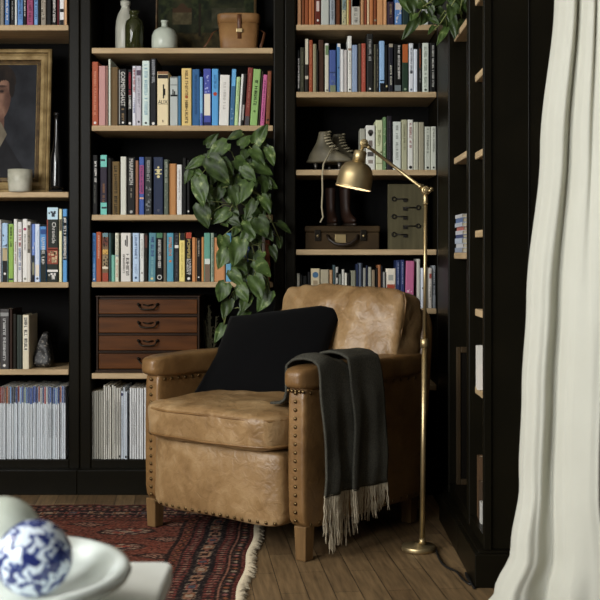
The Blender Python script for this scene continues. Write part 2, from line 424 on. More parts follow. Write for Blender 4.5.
def book(name, x0, x1, yf, zb, h, dep, rgb, marks=(), lean=0.0, soft_cover=False, rot=None):
    """one book standing on zb, spine towards -Y"""
    wd = x1-x0; g = MB(); cm = pm(desat(rgb), 0.5 if not soft_cover else 0.4, name='book_cover', var=.05, spec=.15)
    r = min(.004, wd*.3); bt = min(.0022, wd*.16); ph = h-.004 if not soft_cover else h-.0006
    g.prism([(0, dep), (0, r), (r*.35, r*.3), (r, 0), (wd-r, 0), (wd-r*.35, r*.3), (wd, r), (wd, dep), (wd-bt, dep), (wd-bt, r+.003), (bt, r+.003), (bt, dep)], 0, h, cm, axis='z')
    g.box(bt, wd-bt, r+.003, dep-.003, .003, ph, PAGES)
    mm = lambda c: pm(desat(c), .5, name='book_print', var=0.03, spec=.15)
    e = -.0004
    for mk in marks:
        k = mk[0]
        if k == 'b':     # band round the spine
            g.box(r*.5, wd-r*.5, e, .0012, mk[1]*h, mk[2]*h, mm(mk[3]))
        elif k == 'p':   # panel
            ww = mk[4] if len(mk) > 4 else .7
            g.box(wd*(.5-ww/2), wd*(.5+ww/2), e-.0002, .001, mk[1]*h, mk[2]*h, mm(mk[3]))
        elif k == 'v':   # vertical strip
            g.box(wd*mk[1], wd*mk[2], e-.0001, .0008, (mk[4] if len(mk) > 4 else 0)*h, (mk[5] if len(mk) > 5 else 1)*h, mm(mk[3]))
        elif k == 'd':   # round emblem
            rr = wd*(mk[3] if len(mk) > 3 else .3); cz = mk[1]*h
            g.face([(wd/2+rr*math.cos(a*math.pi/6), e-.0004, cz+rr*math.sin(a*math.pi/6)) for a in range(12)], mm(mk[2]))
        elif k == 's':   # speckle of small shapes
            rr = random.Random(int(wd*1e6)+len(marks))
            for _ in range(mk[5] if len(mk) > 5 else 14):
                a = rr.uniform(.12, .75)*wd; bz = rr.uniform(mk[1], mk[2])*h; s1 = rr.uniform(.06, .28)*wd
                g.box(a, min(a+s1, wd*.9), e-.0003, .0005, bz, bz+rr.uniform(.5, 1.6)*s1, mm(mk[3]))
        elif k == 't':   # lettering run (illegible at this size): broken strokes
            f0, f1, c = mk[1], mk[2], mk[3]; gh = min(wd*(mk[4] if len(mk) > 4 else .45), .012); cx = wd*(mk[5] if len(mk) > 5 else .5)
            rr = random.Random(int(f0*1000)+int(wd*1e5)); z = f1*h; mt = mm(c)
            while z > f0*h:
                cw = gh*rr.uniform(.45, .75)
                if rr.random() < .12: z -= cw; continue
                st = gh*.2
                g.box(cx-gh/2, cx+gh/2, e-.0003, .0004, z-st, z, mt)
                if rr.random() < .6: g.box(cx-gh/2, cx+gh/2, e-.0003, .0004, z-cw*.85, z-cw*.85+st, mt)
                o_ = rr.choice((-.5, -.1, .3)); g.box(cx+o_*gh, cx+o_*gh+st, e-.0003, .0004, z-cw*.85, z, mt)
                z -= cw*1.12
        elif k == 'w':   # readable lettering, read top to bottom; f0..f1, colour, text, width share
            vs, fs, asp = font_mesh(mk[4]); L = (mk[2]-mk[1])*h; gh = wd*(mk[5] if len(mk) > 5 else .55); cx = wd*(mk[6] if len(mk) > 6 else .5)
            vv = [g.bm.verts.new((cx-gh/2+v.y*gh, e-.0005, mk[2]*h-v.x*L)) for v in vs]; kk = g.mi(mm(mk[3]))
            for f in fs:
                ff = g.bm.faces.new([vv[i] for i in f]); ff.material_index = kk
        elif k == 'h':   # readable lettering across the spine
            vs, fs, asp = font_mesh(mk[4]); W = wd*.86; hh = (mk[2]-mk[1])*h
            vv = [g.bm.verts.new((wd*.07+v.x*W, e-.0005, mk[1]*h+v.y*hh)) for v in vs]; kk = g.mi(mm(mk[3]))
            for f in fs:
                ff = g.bm.faces.new([vv[i] for i in f]); ff.material_index = kk
    M = Matrix.Translation((x0, 0, 0))
    if lean:
        a = math.atan2(lean, h); px = wd if lean > 0 else 0
        M = Matrix.Translation((x0, 0, 0)) @ Matrix.Translation((px, 0, 0)) @ Matrix.Rotation(a, 4, 'Y') @ Matrix.Translation((-px, 0, 0))
    for v in g.bm.verts: v.co = M @ v.co
    c = x0+wd/2
    for v in g.bm.verts: v.co.x -= c
    return g.build(name, loc=None) , (c, yf, zb)
W_, K_, LG = (215, 212, 204), (22, 21, 20), (150, 150, 145)
def row(base, where, group, data, gain=1.0, name='book', noun='book', soft=False, from_right=True):
    zb = az(base, Y0)+.0006; n = len(data); sc = SPINEY/F; prev = -9
    for i, d in enumerate(data):
        x0, x1, yt, rgb, desc = d[:5]; marks = d[5] if len(d) > 5 else (); lean = d[6] if len(d) > 6 else 0
        X0 = ax(x0, SPINEY); X1 = ax(x1, SPINEY)-.0006
        if X0 < prev+.0002: X0 = prev+.0002
        h = H-(yt-HY)*sc-zb; prev = X1
        yf = SPINEY+R.uniform(-.004, .008)
        o, loc = book(name, X0, X1, yf, zb, h, min(.245, max(.11, h*.68)), rgb, marks, lean*sc, soft)
        o.location = loc
        if i+1 <= (n+1)//2 or not from_right: pos = ordinal(i+1)+' from left'
        else: pos = ordinal(n-i)+' from right'
        dn = desc.replace(' spine', ' '+noun) if ' spine' in desc else desc+' '+noun
        tag(o, '%s, %s %s' % (dn, pos, where), name.split('_')[-1], group)
row(24.5, 'above the framed portrait', 'books above the portrait', [
 (0,4,-36,(120,115,105),'stone grey'), (5,9.5,-30,(70,112,172),'mid blue',[('t',.1,.9,W_)]), (10,14.5,-38,(26,25,24),'black',[('t',.1,.8,LG,.3)]), (15,17.2,-34,(195,200,195),'slim white'),
 (17.3,23,-36,(84,130,190),'sky blue',[('t',.1,.8,(35,60,110))]), (23.3,26.5,-33,(28,27,28),'slim black',[('t',.15,.8,W_)]), (27,33.6,-38,(158,66,106),'magenta',[('t',.05,.8,(110,40,70))]),
 (34,38,-34,(106,150,200),'pale blue',[('t',.1,.8,(40,70,130))]), (38.2,40.5,-30,(30,28,26),'slim black'), (40.8,46,-38,(138,128,112),'marbled grey',[('s',.05,.9,(60,54,46),.4,26),('s',.1,.9,(190,185,170),.4,14)]),
 (46.5,51.8,-32,(22,21,20),'plain black'), (52,57,-36,(28,26,24),'black spine with white lettering',[('t',.05,.85,W_,.5)]), (57.2,59,-34,(120,30,40),'dark red'),
 (59.2,64,-30,(215,215,215),'white and black striped',[('b',.0,.1,K_),('b',.24,.3,K_),('b',.5,.56,K_),('b',.8,.86,K_)]), (64.6,67.2,-34,(196,150,104),'narrow tan')])

row(282.2, 'below the framed portrait', 'books below the portrait', [
 (-4.5,1.2,219.5,(216,212,204),'white',[('d',.22,K_,.2)]),
 (1.8,7.6,223,(150,182,212),'blue sky picture-spined',[('b',.36,.58,(170,150,110)),('b',0,.36,(40,38,34)),('s',.55,.8,(70,60,50),.3,10),('d',.14,W_,.22)]),
 (8,13.1,224,(128,168,66),'lime green',[('t',.62,.95,(50,70,30),.4),('b',.03,.06,(40,50,90))]),
 (13.5,17.2,219,(220,218,212),'slim white',[('t',.3,.64,(160,90,70),.3)]),
 (17.8,21.9,222,(214,212,210),'white spine with red lettering',[('t',.6,.9,(170,60,60),.6),('t',.2,.56,(90,110,160),.6)]),
 (22.1,27,219,(222,220,214),'white spine with magenta dot',[('d',.84,(180,30,90),.3),('t',.5,.76,(130,125,120),.3),('d',.05,(120,120,110),.25)]),
 (27.3,31,221.5,(200,196,186),'brown-topped white',[('b',.48,.94,(92,82,70)),('t',.55,.9,(170,160,140),.5)]),
 (31.2,34.8,224,(96,124,190),'blue and black',[('b',0,.12,K_),('b',.12,.34,(120,116,88)),('b',.34,.46,(40,48,46)),('s',.5,.7,W_,.3,6)]),
 (35,39.8,224,(204,216,234),'pale blue-white',[('b',.1,.3,(216,206,190)),('t',.4,.9,(180,195,215),.3),('d',.06,(80,80,90),.25)]),
 (40.1,46.6,226.5,(74,134,194),'half blue half dark green',[('b',0,.58,(38,48,40)),('t',.34,.8,W_,.5),('b',.86,.95,(40,80,150))]),
 (47,58.6,207.5,(42,52,42),'thick tall chronicle',[('b',.84,1,(172,202,216)),('s',.86,.93,(60,70,80),.5,6),('b',.43,.46,(150,60,40)),('b',.24,.44,(150,62,42)),('s',.24,.4,(190,160,120),.4,16),('b',.135,.165,W_),('w',.52,.8,W_,'Chronicle',.34,.62),('v',0,.1,(150,62,42),.4,.84),('s',.02,.1,W_,.5,6)]),
 (59,62.2,209,(228,222,172),'cream yellow',[('b',.7,.86,(96,84,68))]),
 (62.5,67,209,(82,148,208),'bright blue spine with black-and-white title',[('b',.3,.9,K_),('t',.32,.88,W_,.62)])])

row(369.5, 'beside the black speckled stone', 'books beside the speckled stone', [
 (0,9.2,309,(74,71,70),'thick charcoal spine with white lettering',[('t',.16,.84,(190,190,188),.3),('b',.88,.94,(130,130,128)),('d',.06,W_,.16)]),
 (9.5,12.2,309,(66,44,32),'slim brown'), (12.5,16.4,314,(38,33,22),'dark olive'), (16.8,22,315,(62,72,64),'grey green',[('v',.4,.55,(44,52,46))]),
 (22.4,29,315,(204,194,164),'cream spine with black title',[('p',.34,.97,(214,208,188),.6),('t',.36,.95,K_,.5)])])

row(125.2, 'under the white bottles', 'books under the white bottles', [
 (92,98.6,62,(172,78,48),'orange-red',[('t',.18,.85,(206,130,100),.35),('d',.04,W_,.2)]),
 (99,106,66,(184,132,126),'dusty pink'), (106.3,108.1,66,(150,108,96),'slim speckled pink',[('s',.05,.95,(70,50,44),.5,24)]),
 (108.3,110.6,59,(196,202,186),'slim pale green-white'), (111,118.4,67,(108,82,44),'olive brown',[('v',.1,.16,(80,58,30)),('v',.84,.9,(80,58,30))]),
 (119,127,69,(26,25,23),'black spine with large white title',[('w',.34,.95,W_,'GORMENGHAST',.55),('t',.1,.3,(150,120,80),.3),('v',0,.1,LG,.02,.98),('d',.05,W_,.14)]),
 (127.6,132,69.5,(30,28,30),'black spine with red and white title',[('t',.55,.95,(176,40,56),.55),('t',.3,.54,W_,.55),('d',.04,W_,.3)]),
 (132.4,136,66,(216,218,226),'white spine with red lettering',[('t',.55,.96,(176,44,50),.6),('t',.22,.46,(90,100,160),.4)]),
 (136.2,141.5,66,(178,174,184),'lilac grey',[('t',.3,.8,(136,130,140),.45),('b',.84,.93,(90,70,90)),('d',.06,K_,.2)]),
 (142,149.6,60.5,(204,222,214),'pale mint',[('t',.16,.94,(120,164,180),.5),('d',.04,(60,70,70),.16)]),
 (150.2,156.3,58.3,(38,40,46),'tall dark slate',[('t',.6,.98,(150,152,158),.62),('d',.03,W_,.25)]),
 (157.3,168.6,71.5,(218,200,156),'thick cream illustrated',[('b',.95,1,(140,96,62)),('b',.87,.94,(52,44,36)),('v',.5,.62,K_,.5,.76),('v',.58,.72,K_,.56,.68),('h',.4,.47,K_,'ALIX'),('b',.385,.39,(150,130,90)),('t',.06,.1,(120,100,70),.15)]),
 (170,178,76.5,(168,174,170),'grey spine with black church picture',[('b',.82,.84,(120,124,122)),('b',.595,.63,K_),('v',.3,.44,K_,.6,.74),('v',.5,.66,K_,.6,.7),('b',.97,1,(110,114,112))]),
 (178.2,181,76,(62,112,148),'slim teal blue'), (181.4,191.6,68,(206,176,102),'mustard spine with dark script title',[('t',.06,.44,(70,46,24),.36),('t',.5,.96,(96,64,34),.44),('d',.5,(160,80,40),.16)]),
 (192.2,199.6,69,(46,98,154),'royal blue',[('t',.2,.9,(36,78,130),.3)]), (199.8,203,77,(112,168,208),'slim sky blue',[('b',0,.25,(70,90,180))]),
 (203.3,211,68.5,(72,82,172),'indigo spine with pale panel',[('p',.18,.56,(220,210,190),.8),('s',.56,.9,(150,160,210),.3,8),('b',0,.06,(44,50,110))]),
 (212,218.6,69,(76,152,212),'bright blue spine with red dot',[('d',.555,(186,60,36),.3),('t',.64,.92,(56,120,180),.4)]),
 (218.9,228.9,75,(228,225,217),'thick white',[('t',.32,.88,(180,176,168),.25)],1.2),
 (229.4,234.2,69,(56,104,150),'steel blue',[('b',.7,1,(90,160,212)),('s',.1,.3,(140,170,190),.4,8)],2.4),
 (234.4,238.2,77,(170,200,136),'pale green',[('t',.3,.9,(130,160,100),.3)],2.4), (238.4,240.8,74,(224,224,218),'slim white leaning',[],3.2),
 (241,243.6,74,(44,40,38),'slim black leaning',[('b',.1,.4,(150,146,140))],3.4), (244,249.4,67.5,(136,58,48),'dark red leaning',[('b',0,.16,(80,76,78)),('t',.3,.9,(170,100,84),.3)],4.0),
 (249.8,257.4,69,(130,170,92),'leaf green leaning',[('t',.36,.8,(38,52,26),.55),('d',.25,(80,110,50),.16)],3.8),
 (258.2,259.5,71,(70,62,46),'thin brown leaning',[],3.8), (259.8,264.4,74.5,(194,92,142),'pink leaning',[('t',.06,.9,(130,50,96),.35)],3.4), (265.6,269.8,71,(132,70,44),'reddish brown leaning',[('d',.1,(60,34,22),.3),('t',.5,.8,(180,120,90),.2)],2.2)])

row(214.6, 'on the shelf beside the trailing plant', 'books left of the trailing plant', [
 (92,97.6,155,(32,31,28),'black spine with white lettering',[('t',.55,.9,W_,.4,.62),('t',.2,.5,(90,90,80),.3)]),
 (100,107.2,155,(58,48,66),'dark purple spine with teal ends',[('b',.8,1,(98,184,170)),('b',0,.2,(98,184,170)),('v',.2,.9,(58,48,66),.1,.13),('v',.1,.7,(58,48,66),.9,.93),('t',.2,.52,(150,100,60),.3)]),
 (107.5,111.4,158,(30,27,24),'slim black-brown'), (112,119.6,161.5,(112,86,40),'olive gold spine with black lettering',[('t',.03,.92,(34,28,16),.5),('v',0,.12,(80,60,28))]),
 (120.3,126.3,156.5,(194,194,180),'pale grey-white'), (127,135,157,(36,34,31),'black spine with bold white title',[('w',.52,.97,W_,'MARAMMON',.5),('t',.3,.46,(150,140,120),.2),('d',.05,LG,.2)]),
 (135.5,138.6,160.5,(146,96,66),'slim copper brown'), (139,144.2,157,(62,90,170),'blue spine with magenta panel',[('p',.36,.86,(160,70,120),.8),('t',.4,.84,(70,60,120),.4),('b',.27,.3,(200,150,120))]),
 (145,152,157,(58,61,62),'slate spine with pale grey title',[('t',.56,.94,(150,152,150),.55),('s',.05,.5,(120,124,126),.4,22)]),
 (153.4,163.2,157,(47,58,90),'navy spine with gold emblem',[('p',.77,.79,(200,186,130),.74),('p',.70,.72,(200,186,130),.7),('d',.75,(200,186,130),.18),('d',.66,(200,186,130),.16),('d',.82,(200,186,130),.12),('t',.04,.09,(110,110,120),.2)]),
 (164,168.6,159.5,(90,100,86),'grey green',[('t',.6,.95,(150,156,140),.5),('s',.05,.5,(130,136,120),.4,8)]), (169.2,176.4,163.5,(178,120,64),'orange tan',[('v',.1,.18,(150,96,48)),('v',.8,.88,(150,96,48))]),
 (176.8,182,164.5,(210,210,205),'white',[('t',.3,.9,(160,156,150),.3)]), (182.6,186.6,158,(26,25,24),'black'), (187,190,160,(30,28,28),'slim black',[('d',.06,W_,.3)])])

row(281.8, 'above the wooden drawer chest', 'books above the drawer chest', [
 (91.7,96.2,233,(62,118,180),'blue',[('t',.5,.95,(40,80,140),.4),('t',.1,.4,(130,170,210),.4),('d',.05,W_,.2)]), (96.4,101.6,232,(176,78,42),'orange-red',[('t',.45,.95,(220,170,140),.3)]),
 (102,108.6,233,(120,92,64),'patchwork-patterned',[('b',.92,1,(92,128,136)),('b',.75,.9,(120,64,48)),('b',.56,.66,(190,146,66)),('b',.33,.54,(140,120,84)),('s',.3,.9,(60,44,36),.4,30),('b',.26,.31,(208,196,170)),('b',0,.18,(164,66,46))]),
 (109,111.3,233,(56,88,88),'slim dark teal'), (111.5,115,255,(104,170,150),'short mint green'), (115.3,119,233,(208,208,184),'cream',[('t',.1,.45,(190,130,100),.35),('t',.5,.95,(150,140,120),.3),('b',.52,.54,(90,130,160))]),
 (119.3,120.6,235,(60,64,40),'thin olive'), (121,131.2,233,(208,203,194),'thick white spine with feather drawing',[('v',.55,.68,(70,66,64),.72,.95),('v',.4,.5,(60,56,54),.74,.86),('t',.1,.6,(96,90,86),.34,.66),('t',.2,.56,(110,104,98),.2,.3)]),
 (131.4,132.4,236,(70,66,44),'thin dark olive'), (132.6,139.4,233,(168,192,218),'pale blue',[('t',.5,.95,(90,110,150),.36),('t',.16,.36,(130,150,180),.3),('d',.08,(50,80,120),.18)]), (139.6,144,233.5,(218,220,214),'white',[('t',.5,.9,(170,168,160),.3),('d',.18,(120,120,110),.2)]),
 (144.3,148,233.5,(44,38,30),'dark brown',[('b',.7,.96,(96,52,40)),('s',.4,.6,(80,80,60),.4,6)]), (148.3,155.6,233,(78,130,144),'teal blue',[('t',.55,.95,(60,80,140),.45),('t',.1,.5,(120,170,170),.3),('d',.06,(200,190,130),.18)],.8),
 (156,163,233,(26,26,24),'black spine with white script',[('b',.9,1,(70,120,84)),('t',.3,.86,W_,.4),('d',.09,(190,190,184),.36),('d',.09,K_,.24)]), (163.2,166.6,233,(100,94,78),'grey brown'),
 (166.8,173.6,233,(72,144,170),'blue spine with orange lettering',[('t',.56,.95,(196,110,60),.5),('d',.42,(196,110,60),.2)]), (174,179,233,(50,52,58),'dark slate spine with white label',[('b',.69,.75,W_),('t',.1,.6,(90,90,96),.4),('t',.8,.95,(110,110,116),.4)]),
 (179.3,185.2,233,(220,200,108),'yellow black-topped',[('b',.85,1,(40,38,36)),('t',.1,.8,(196,172,80),.3)]), (185.5,192,232.5,(28,27,25),'black spine with red top',[('b',.88,1,(176,62,40)),('w',.48,.86,(196,170,92),'POMPEII',.5),('w',.14,.46,W_,'ROBERT',.34,.34),('w',.14,.46,W_,'HARRIS',.34,.72),('d',.06,W_,.22)]),
 (192.2,195.8,237.5,(196,126,70),'orange tan'), (196,201.2,238.5,(34,31,28),'short black spine with tan edges',[('v',.0,.1,(190,125,68)),('t',.6,.95,(180,170,150),.3),('d',.1,W_,.16)]), (201.4,204,237,(186,122,66),'slim tan'),
 (204.2,210.6,233,(88,150,130),'sea green spine with white label',[('b',.36,.47,(200,206,196)),('b',0,.36,(120,96,76))]), (211,214.2,233,(134,154,134),'slim sage green',[('t',.1,.9,(90,110,90),.4)]), (214.5,225.5,237.5,(196,130,78),'wide orange tan',[('v',.1,.13,(160,100,56)),('v',.86,.9,(160,100,56))]),
 (226,231.5,233,(94,154,186),'light blue'), (236,243,240,(38,46,74),'dark navy'), (244,250,236,(60,84,140),'blue',[('s',.1,.9,W_,.3,8)]), (251,257,238,(36,34,30),'black'), (258,261.8,234,(110,124,88),'moss green'), (262,265,233,(196,190,180),'slim white'), (265.2,270.4,240,(136,72,46),'reddish brown')])

row(24.2, 'in the top right row', 'books on the right unit top row', [
 (297.5,301.4,-34,(170,120,80),'tan'), (301.8,304.8,-36,(124,64,30),'dark rust'), (305,308.8,-33,(146,74,36),'rust brown'), (309,314.6,-37,(172,96,50),'orange',[('v',.4,.6,(140,72,36))]),
 (315,320.8,-32,(116,42,26),'dark red spine with white labels',[('p',.52,.7,(190,170,160),.5),('p',.24,.42,(190,170,160),.5),('d',.08,W_,.18)]), (321.2,329.2,-36,(168,172,164),'wide pale grey'), (329.8,335.2,-34,(140,150,156),'blue grey',[('t',.1,.9,(90,96,104),.35)]),
 (335.5,340.4,-33,(112,56,26),'chestnut brown'), (340.7,341.6,-30,(24,22,20),'thin black'), (341.8,346.8,-36,(166,162,122),'olive cream patterned',[('s',.02,.9,(90,100,90),.4,26),('b',.25,.45,(110,130,130))]), (347,349,-34,(196,176,108),'slim yellow'), (349.2,351.2,-32,(150,72,36),'slim rust'),
 (351.5,360.4,-36,(170,166,152),'grey-white spine with maroon top',[('b',.3,.66,(170,166,152)),('b',.3,.62,(104,50,48)),('t',.02,.28,(120,116,110),.5)]), (360.8,364,-34,(172,124,80),'tan'), (364.2,367,-32,(156,76,46),'rust red',[('v',.6,.8,(120,50,30))]), (367.2,369.4,-36,(196,170,130),'slim pale tan'),
 (369.6,373.4,-34,(176,104,54),'orange brown'), (373.6,377,-33,(132,66,30),'rust brown',[('b',.06,.09,(120,120,100))]), (377.2,383.2,-35,(192,132,80),'wide orange tan'), (383.4,387,-35,(198,142,90),'pale orange'),
 (387.4,394,2,(64,48,70),'dark purple',[('t',.3,.9,(150,130,90),.3)]), (394.8,402,-32,(78,120,180),'blue patterned',[('s',.02,.95,(200,200,200),.4,26),('b',.26,.38,(190,180,170))]), (402.4,409,-30,(40,64,60),'dark teal'), (410.5,415,-33,(186,188,180),'pale grey',[('t',.1,.9,(110,110,100),.3)]),
 (415.5,421.5,-34,(36,36,32),'black'), (422,428.5,-31,(170,176,170),'light grey',[('t',.1,.9,(110,110,100),.3)]), (429,434.5,-33,(50,58,48),'dark green')])

row(91.5, 'above the skates', 'books above the skates', [
 (297.6,300,50,(24,24,23),'black',[('t',.1,.8,W_,.6)]), (300.3,304.5,47.5,(64,64,44),'dark olive',[('t',.1,.9,(100,100,74),.3)]), (304.8,308.8,39,(54,48,40),'cream-topped brown',[('b',.52,1,(186,180,156)),('b',.24,.3,(180,170,150))]), (309.1,313,40,(158,70,38),'rust orange',[('t',.1,.9,(200,120,80),.3)]),
 (313.2,316.6,44,(146,140,106),'olive cream',[('v',.45,.6,(90,84,60))]), (316.8,318.2,50,(44,42,34),'thin dark'), (318.5,324,39.5,(80,50,34),'dark brown'), (325,329.1,43,(190,186,166),'cream spine with green top',[('b',.76,.96,(100,124,84)),('b',.96,1,W_),('d',.04,K_,.2)]),
 (329.5,336.2,50,(68,90,158),'blue spine with green base',[('b',0,.16,(110,120,90)),('b',.45,.48,(50,66,110)),('s',.16,.4,(90,110,150),.3,10)]), (337,340.6,43.5,(70,116,166),'slim blue spine with white top',[('b',.93,1,W_),('d',.5,(40,70,120),.25),('v',.86,1,W_)]), (340.8,344,49.5,(208,208,206),'slim white'),
 (344.3,347.4,50,(178,173,168),'slim grey'), (347.7,352,36,(212,212,204),'tall white',[('b',.74,.78,(140,110,90)),('t',.3,.7,(160,160,150),.3),('d',.04,K_,.22)]), (352.3,357.6,45,(130,150,180),'grey blue'), (358.4,361.4,43.5,(88,78,58),'grey brown'), (361.6,366,43.5,(172,72,54),'red orange',[('t',.2,.9,(200,120,100),.3)]),
 (366.8,373.2,34,(48,48,45),'tall charcoal',[('t',.55,.9,(150,150,146),.4),('d',.05,W_,.16)]), (373.8,376,44,(124,120,94),'slim olive'), (376.4,379,44,(46,44,38),'slim dark olive',[('t',.1,.9,(120,116,90),.4)]), (379.4,384.8,41,(130,170,210),'light blue',[('b',.2,.24,(130,170,210)),('b',.0,.17,(30,30,32)),('b',.21,.23,(30,30,32))]),
 (385.4,388,45,(28,27,26),'black',[('b',.1,.14,(180,170,120))]), (388.4,393.4,44,(42,42,56),'dark navy',[('b',.93,1,(150,140,120)),('t',.15,.55,(190,190,170),.4)]), (394.2,401.6,44,(28,28,26),'black spine with grey base picture',[('t',.28,.97,W_,.3,.66),('b',.02,.14,(104,114,116))]),
 (402.2,408.6,44,(44,70,50),'orange over green',[('b',.62,1,(176,86,36)),('d',.06,(130,150,120),.2)]), (409.2,413.8,43,(204,208,214),'white spine with dark lettering',[('t',.4,.9,(110,116,130),.4),('p',.38,.44,K_,.5),('d',.05,(90,100,120),.25)]), (414,417.8,49,(208,216,226),'shorter blue-white'),
 (418.4,422,43,(30,27,24),'black spine with orange lettering',[('t',.5,.9,(170,80,40),.4),('t',.2,.48,LG,.3)]), (422.4,429,43,(190,200,186),'pale green-grey',[('t',.12,.92,(130,140,124),.4),('d',.04,(70,80,70),.2)]), (430,436,43,(26,26,24),'black spine with white lettering',[('t',.1,.95,(190,190,180),.34)])])

row(169.6, 'on the ice skates shelf', 'books right of the skates', [
 (360,365.6,128.5,(148,148,132),'short grey'), (366,375.4,125.3,(198,198,188),'white spine with skull pictures',[('d',.84,(70,66,62),.3),('d',.79,(80,76,70),.18),('p',.52,.66,(110,100,92),.4),('p',.3,.4,(80,76,72),.66),('p',.14,.22,(130,120,110),.5)]),
 (375.8,383,120,(184,188,148),'pale lime cream',[('t',.5,.8,(130,134,90),.5),('b',.12,.14,(140,144,100)),('s',.2,.5,(150,154,110),.3,10)]), (383.2,386.6,117,(94,128,80),'slim patterned green',[('s',.02,.98,(180,190,150),.4,34)]), (387,392,116,(48,43,52),'dark plum',[('t',.15,.9,(86,80,90),.3)]),
 (393,401.4,121.5,(192,198,190),'wide white',[('t',.2,.92,(130,134,126),.3)]), (401.8,407.6,119.5,(156,156,124),'olive cream',[('t',.4,.9,(110,108,80),.3)]), (408,413.5,119.5,(200,200,190),'white spine with red lettering',[('t',.45,.93,(150,70,64),.4),('d',.05,K_,.3)]),
 (413.8,418.8,122,(172,172,152),'grey cream',[('v',.4,.5,(140,140,120))]), (419,424.4,122,(142,136,114),'olive grey'), (425,431,126.5,(168,172,158),'pale grey-green',[('t',.4,.95,(100,104,90),.3),('d',.05,K_,.2)]), (431.2,436.4,126.5,(178,182,168),'shorter pale grey',[('t',.4,.95,(110,114,100),.3),('d',.05,K_,.2)])])

row(308.5, 'behind the armchair', 'books behind the armchair', [
 (297,300,273.5,(148,143,126),'short grey cream',[('s',.4,.98,(90,86,76),.4,12)]), (300.4,302.8,275,(28,27,26),'black'), (303.2,307.4,276,(28,27,26),'black',[('b',.4,.48,W_)]), (307.8,310.4,272,(34,34,36),'slim black'),
 (311,320,268.5,(190,175,140),'wide cream spine with blue circle',[('d',.84,(64,104,140),.34),('p',.5,.7,(150,130,100),.5)]), (320.6,329,269.5,(156,146,120),'wide dull beige'), (329.3,332.8,270,(164,124,84),'tan'), (333,335.4,265,(62,84,90),'slim dark teal'), (335.7,338.4,267,(160,158,150),'black and white',[('b',.74,.86,K_),('b',.45,.6,K_)]),
 (338.6,341.4,274,(116,120,110),'slim grey'), (342,344.6,269.5,(180,178,168),'slim white'), (344.8,347.4,273,(194,190,174),'slim cream'), (348,350.6,273,(28,27,28),'slim black'), (351,356,270.5,(120,120,100),'olive grey'), (356.4,358.4,264,(42,56,94),'slim navy'), (358.8,362.8,263,(84,94,110),'slate',[('v',.6,.8,K_)]),
 (363.2,366,268,(134,134,124),'grey'), (366.2,367.8,265.5,(44,54,84),'thin navy'), (368,371.8,267,(146,146,130),'light grey'), (372,375.4,270,(126,110,86),'dull tan'), (376,377.8,268,(30,28,28),'thin black'), (378,381,265,(156,96,56),'rust'), (381.4,382.8,266,(34,36,50),'thin dark navy'), (383,385.4,272,(130,130,124),'short slim grey'),
 (386,396,268.5,(210,200,180),'white spine with red blocks',[('p',.47,.6,(166,64,40),.8),('p',.24,.4,(166,64,40),.8),('p',.7,.84,(150,150,140),.5)]), (396.4,400.4,260.3,(48,64,116),'navy',[('t',.5,.95,(150,160,190),.3)]), (400.8,404.8,260,(52,64,122),'navy',[('t',.5,.95,(150,160,190),.3)]),
 (405.2,413.8,261,(180,90,130),'pink',[('s',.1,.4,(220,190,200),.4,8)],1.0), (417,420.4,259,(172,172,160),'tall slim grey-white'), (420.8,425,268,(190,198,208),'blue-white',[('d',.5,K_,.2)]), (425.3,428.4,267,(120,116,104),'grey'), (428.6,432.2,268,(178,172,162),'white spine with red mark',[('p',.74,.86,(150,60,50),.6),('t',.2,.6,(120,120,110),.4)]), (432.5,436.2,265.5,(120,126,130),'slate grey',[('b',.3,.9,(60,64,66)),('t',.3,.9,(160,166,170),.4)])])

# magazines on the two bottom shelves
tops = [((150,64,56),'red'),((146,60,50),'red'),((128,50,44),'dark red'),((120,78,50),'brown'),((160,90,50),'orange'),((92,70,62),'brown'),((92,130,180),'light blue'),((60,62,80),'slate'),((60,56,54),'charcoal'),((58,72,130),'navy'),((142,56,54),'red'),((120,150,190),'pale blue'),((60,78,140),'navy'),((120,134,120),'sage'),((70,100,160),'blue'),((52,70,136),'navy'),((60,86,160),'blue'),((48,66,132),'navy'),((56,84,158),'blue'),((46,64,128),'navy'),((146,64,44),'rust red'),((140,140,136),'grey'),((52,66,116),'navy'),((168,60,52),'red'),((150,160,160),'grey'),((54,72,128),'navy'),((64,92,160),'blue'),((58,74,120),'navy'),((50,80,150),'blue'),((110,140,170),'pale blue'),((52,68,126),'navy'),((160,110,100),'salmon'),((60,84,150),'blue'),((48,58,92),'navy')]
data = []; x = 0.0
for i, (c, nm) in enumerate(tops[1:]):
    wdt = 1.95+R.uniform(-.2, .25); yt = 387+R.uniform(-.8, 1.2)
    fr = R.uniform(.765, .79)
    body = mixc((212,221,228), (196,202,206), R.random())
    data.append((x, x+wdt, yt, tuple(int(v) for v in body), 'white %s-topped' % nm, [('b', fr, 1, c), ('v', .0, .16, (120,124,126), 0, fr)]+([('t', .3, .7, (150,156,160), .3)] if R.random() < .3 else [])))
    x += wdt+.02
row(459.8, 'on the bottom left shelf', 'magazines on the bottom left shelf', data, name='magazine', noun='magazine', soft=True)
spec = [(91.6,2.1,391.5),(93.8,2.2,391.3),(96.1,2.4,391),(98.6,2.1,391.2),(100.8,2.5,391),(103.6,2.2,385.5),(105.9,1.6,386.3),(107.6,2.2,385.3),(109.9,1.5,387),(111.5,2.2,385.4),(113.8,2.0,386.4),(115.9,2.6,388),(118.6,2.0,388.2),(120.8,2.3,391.2),(123.2,1.8,387.5),(125.1,2.2,391.5),(129.2,2.4,388),(131.7,2.4,388),(134.2,2.2,388.4),(136.5,2.4,388),(139,2.4,388.3),(141.5,1.9,388.5),(143.5,2.4,388),(146,2.4,388.4),(148.5,2.4,388),(151,2.4,388.6)]
data = []
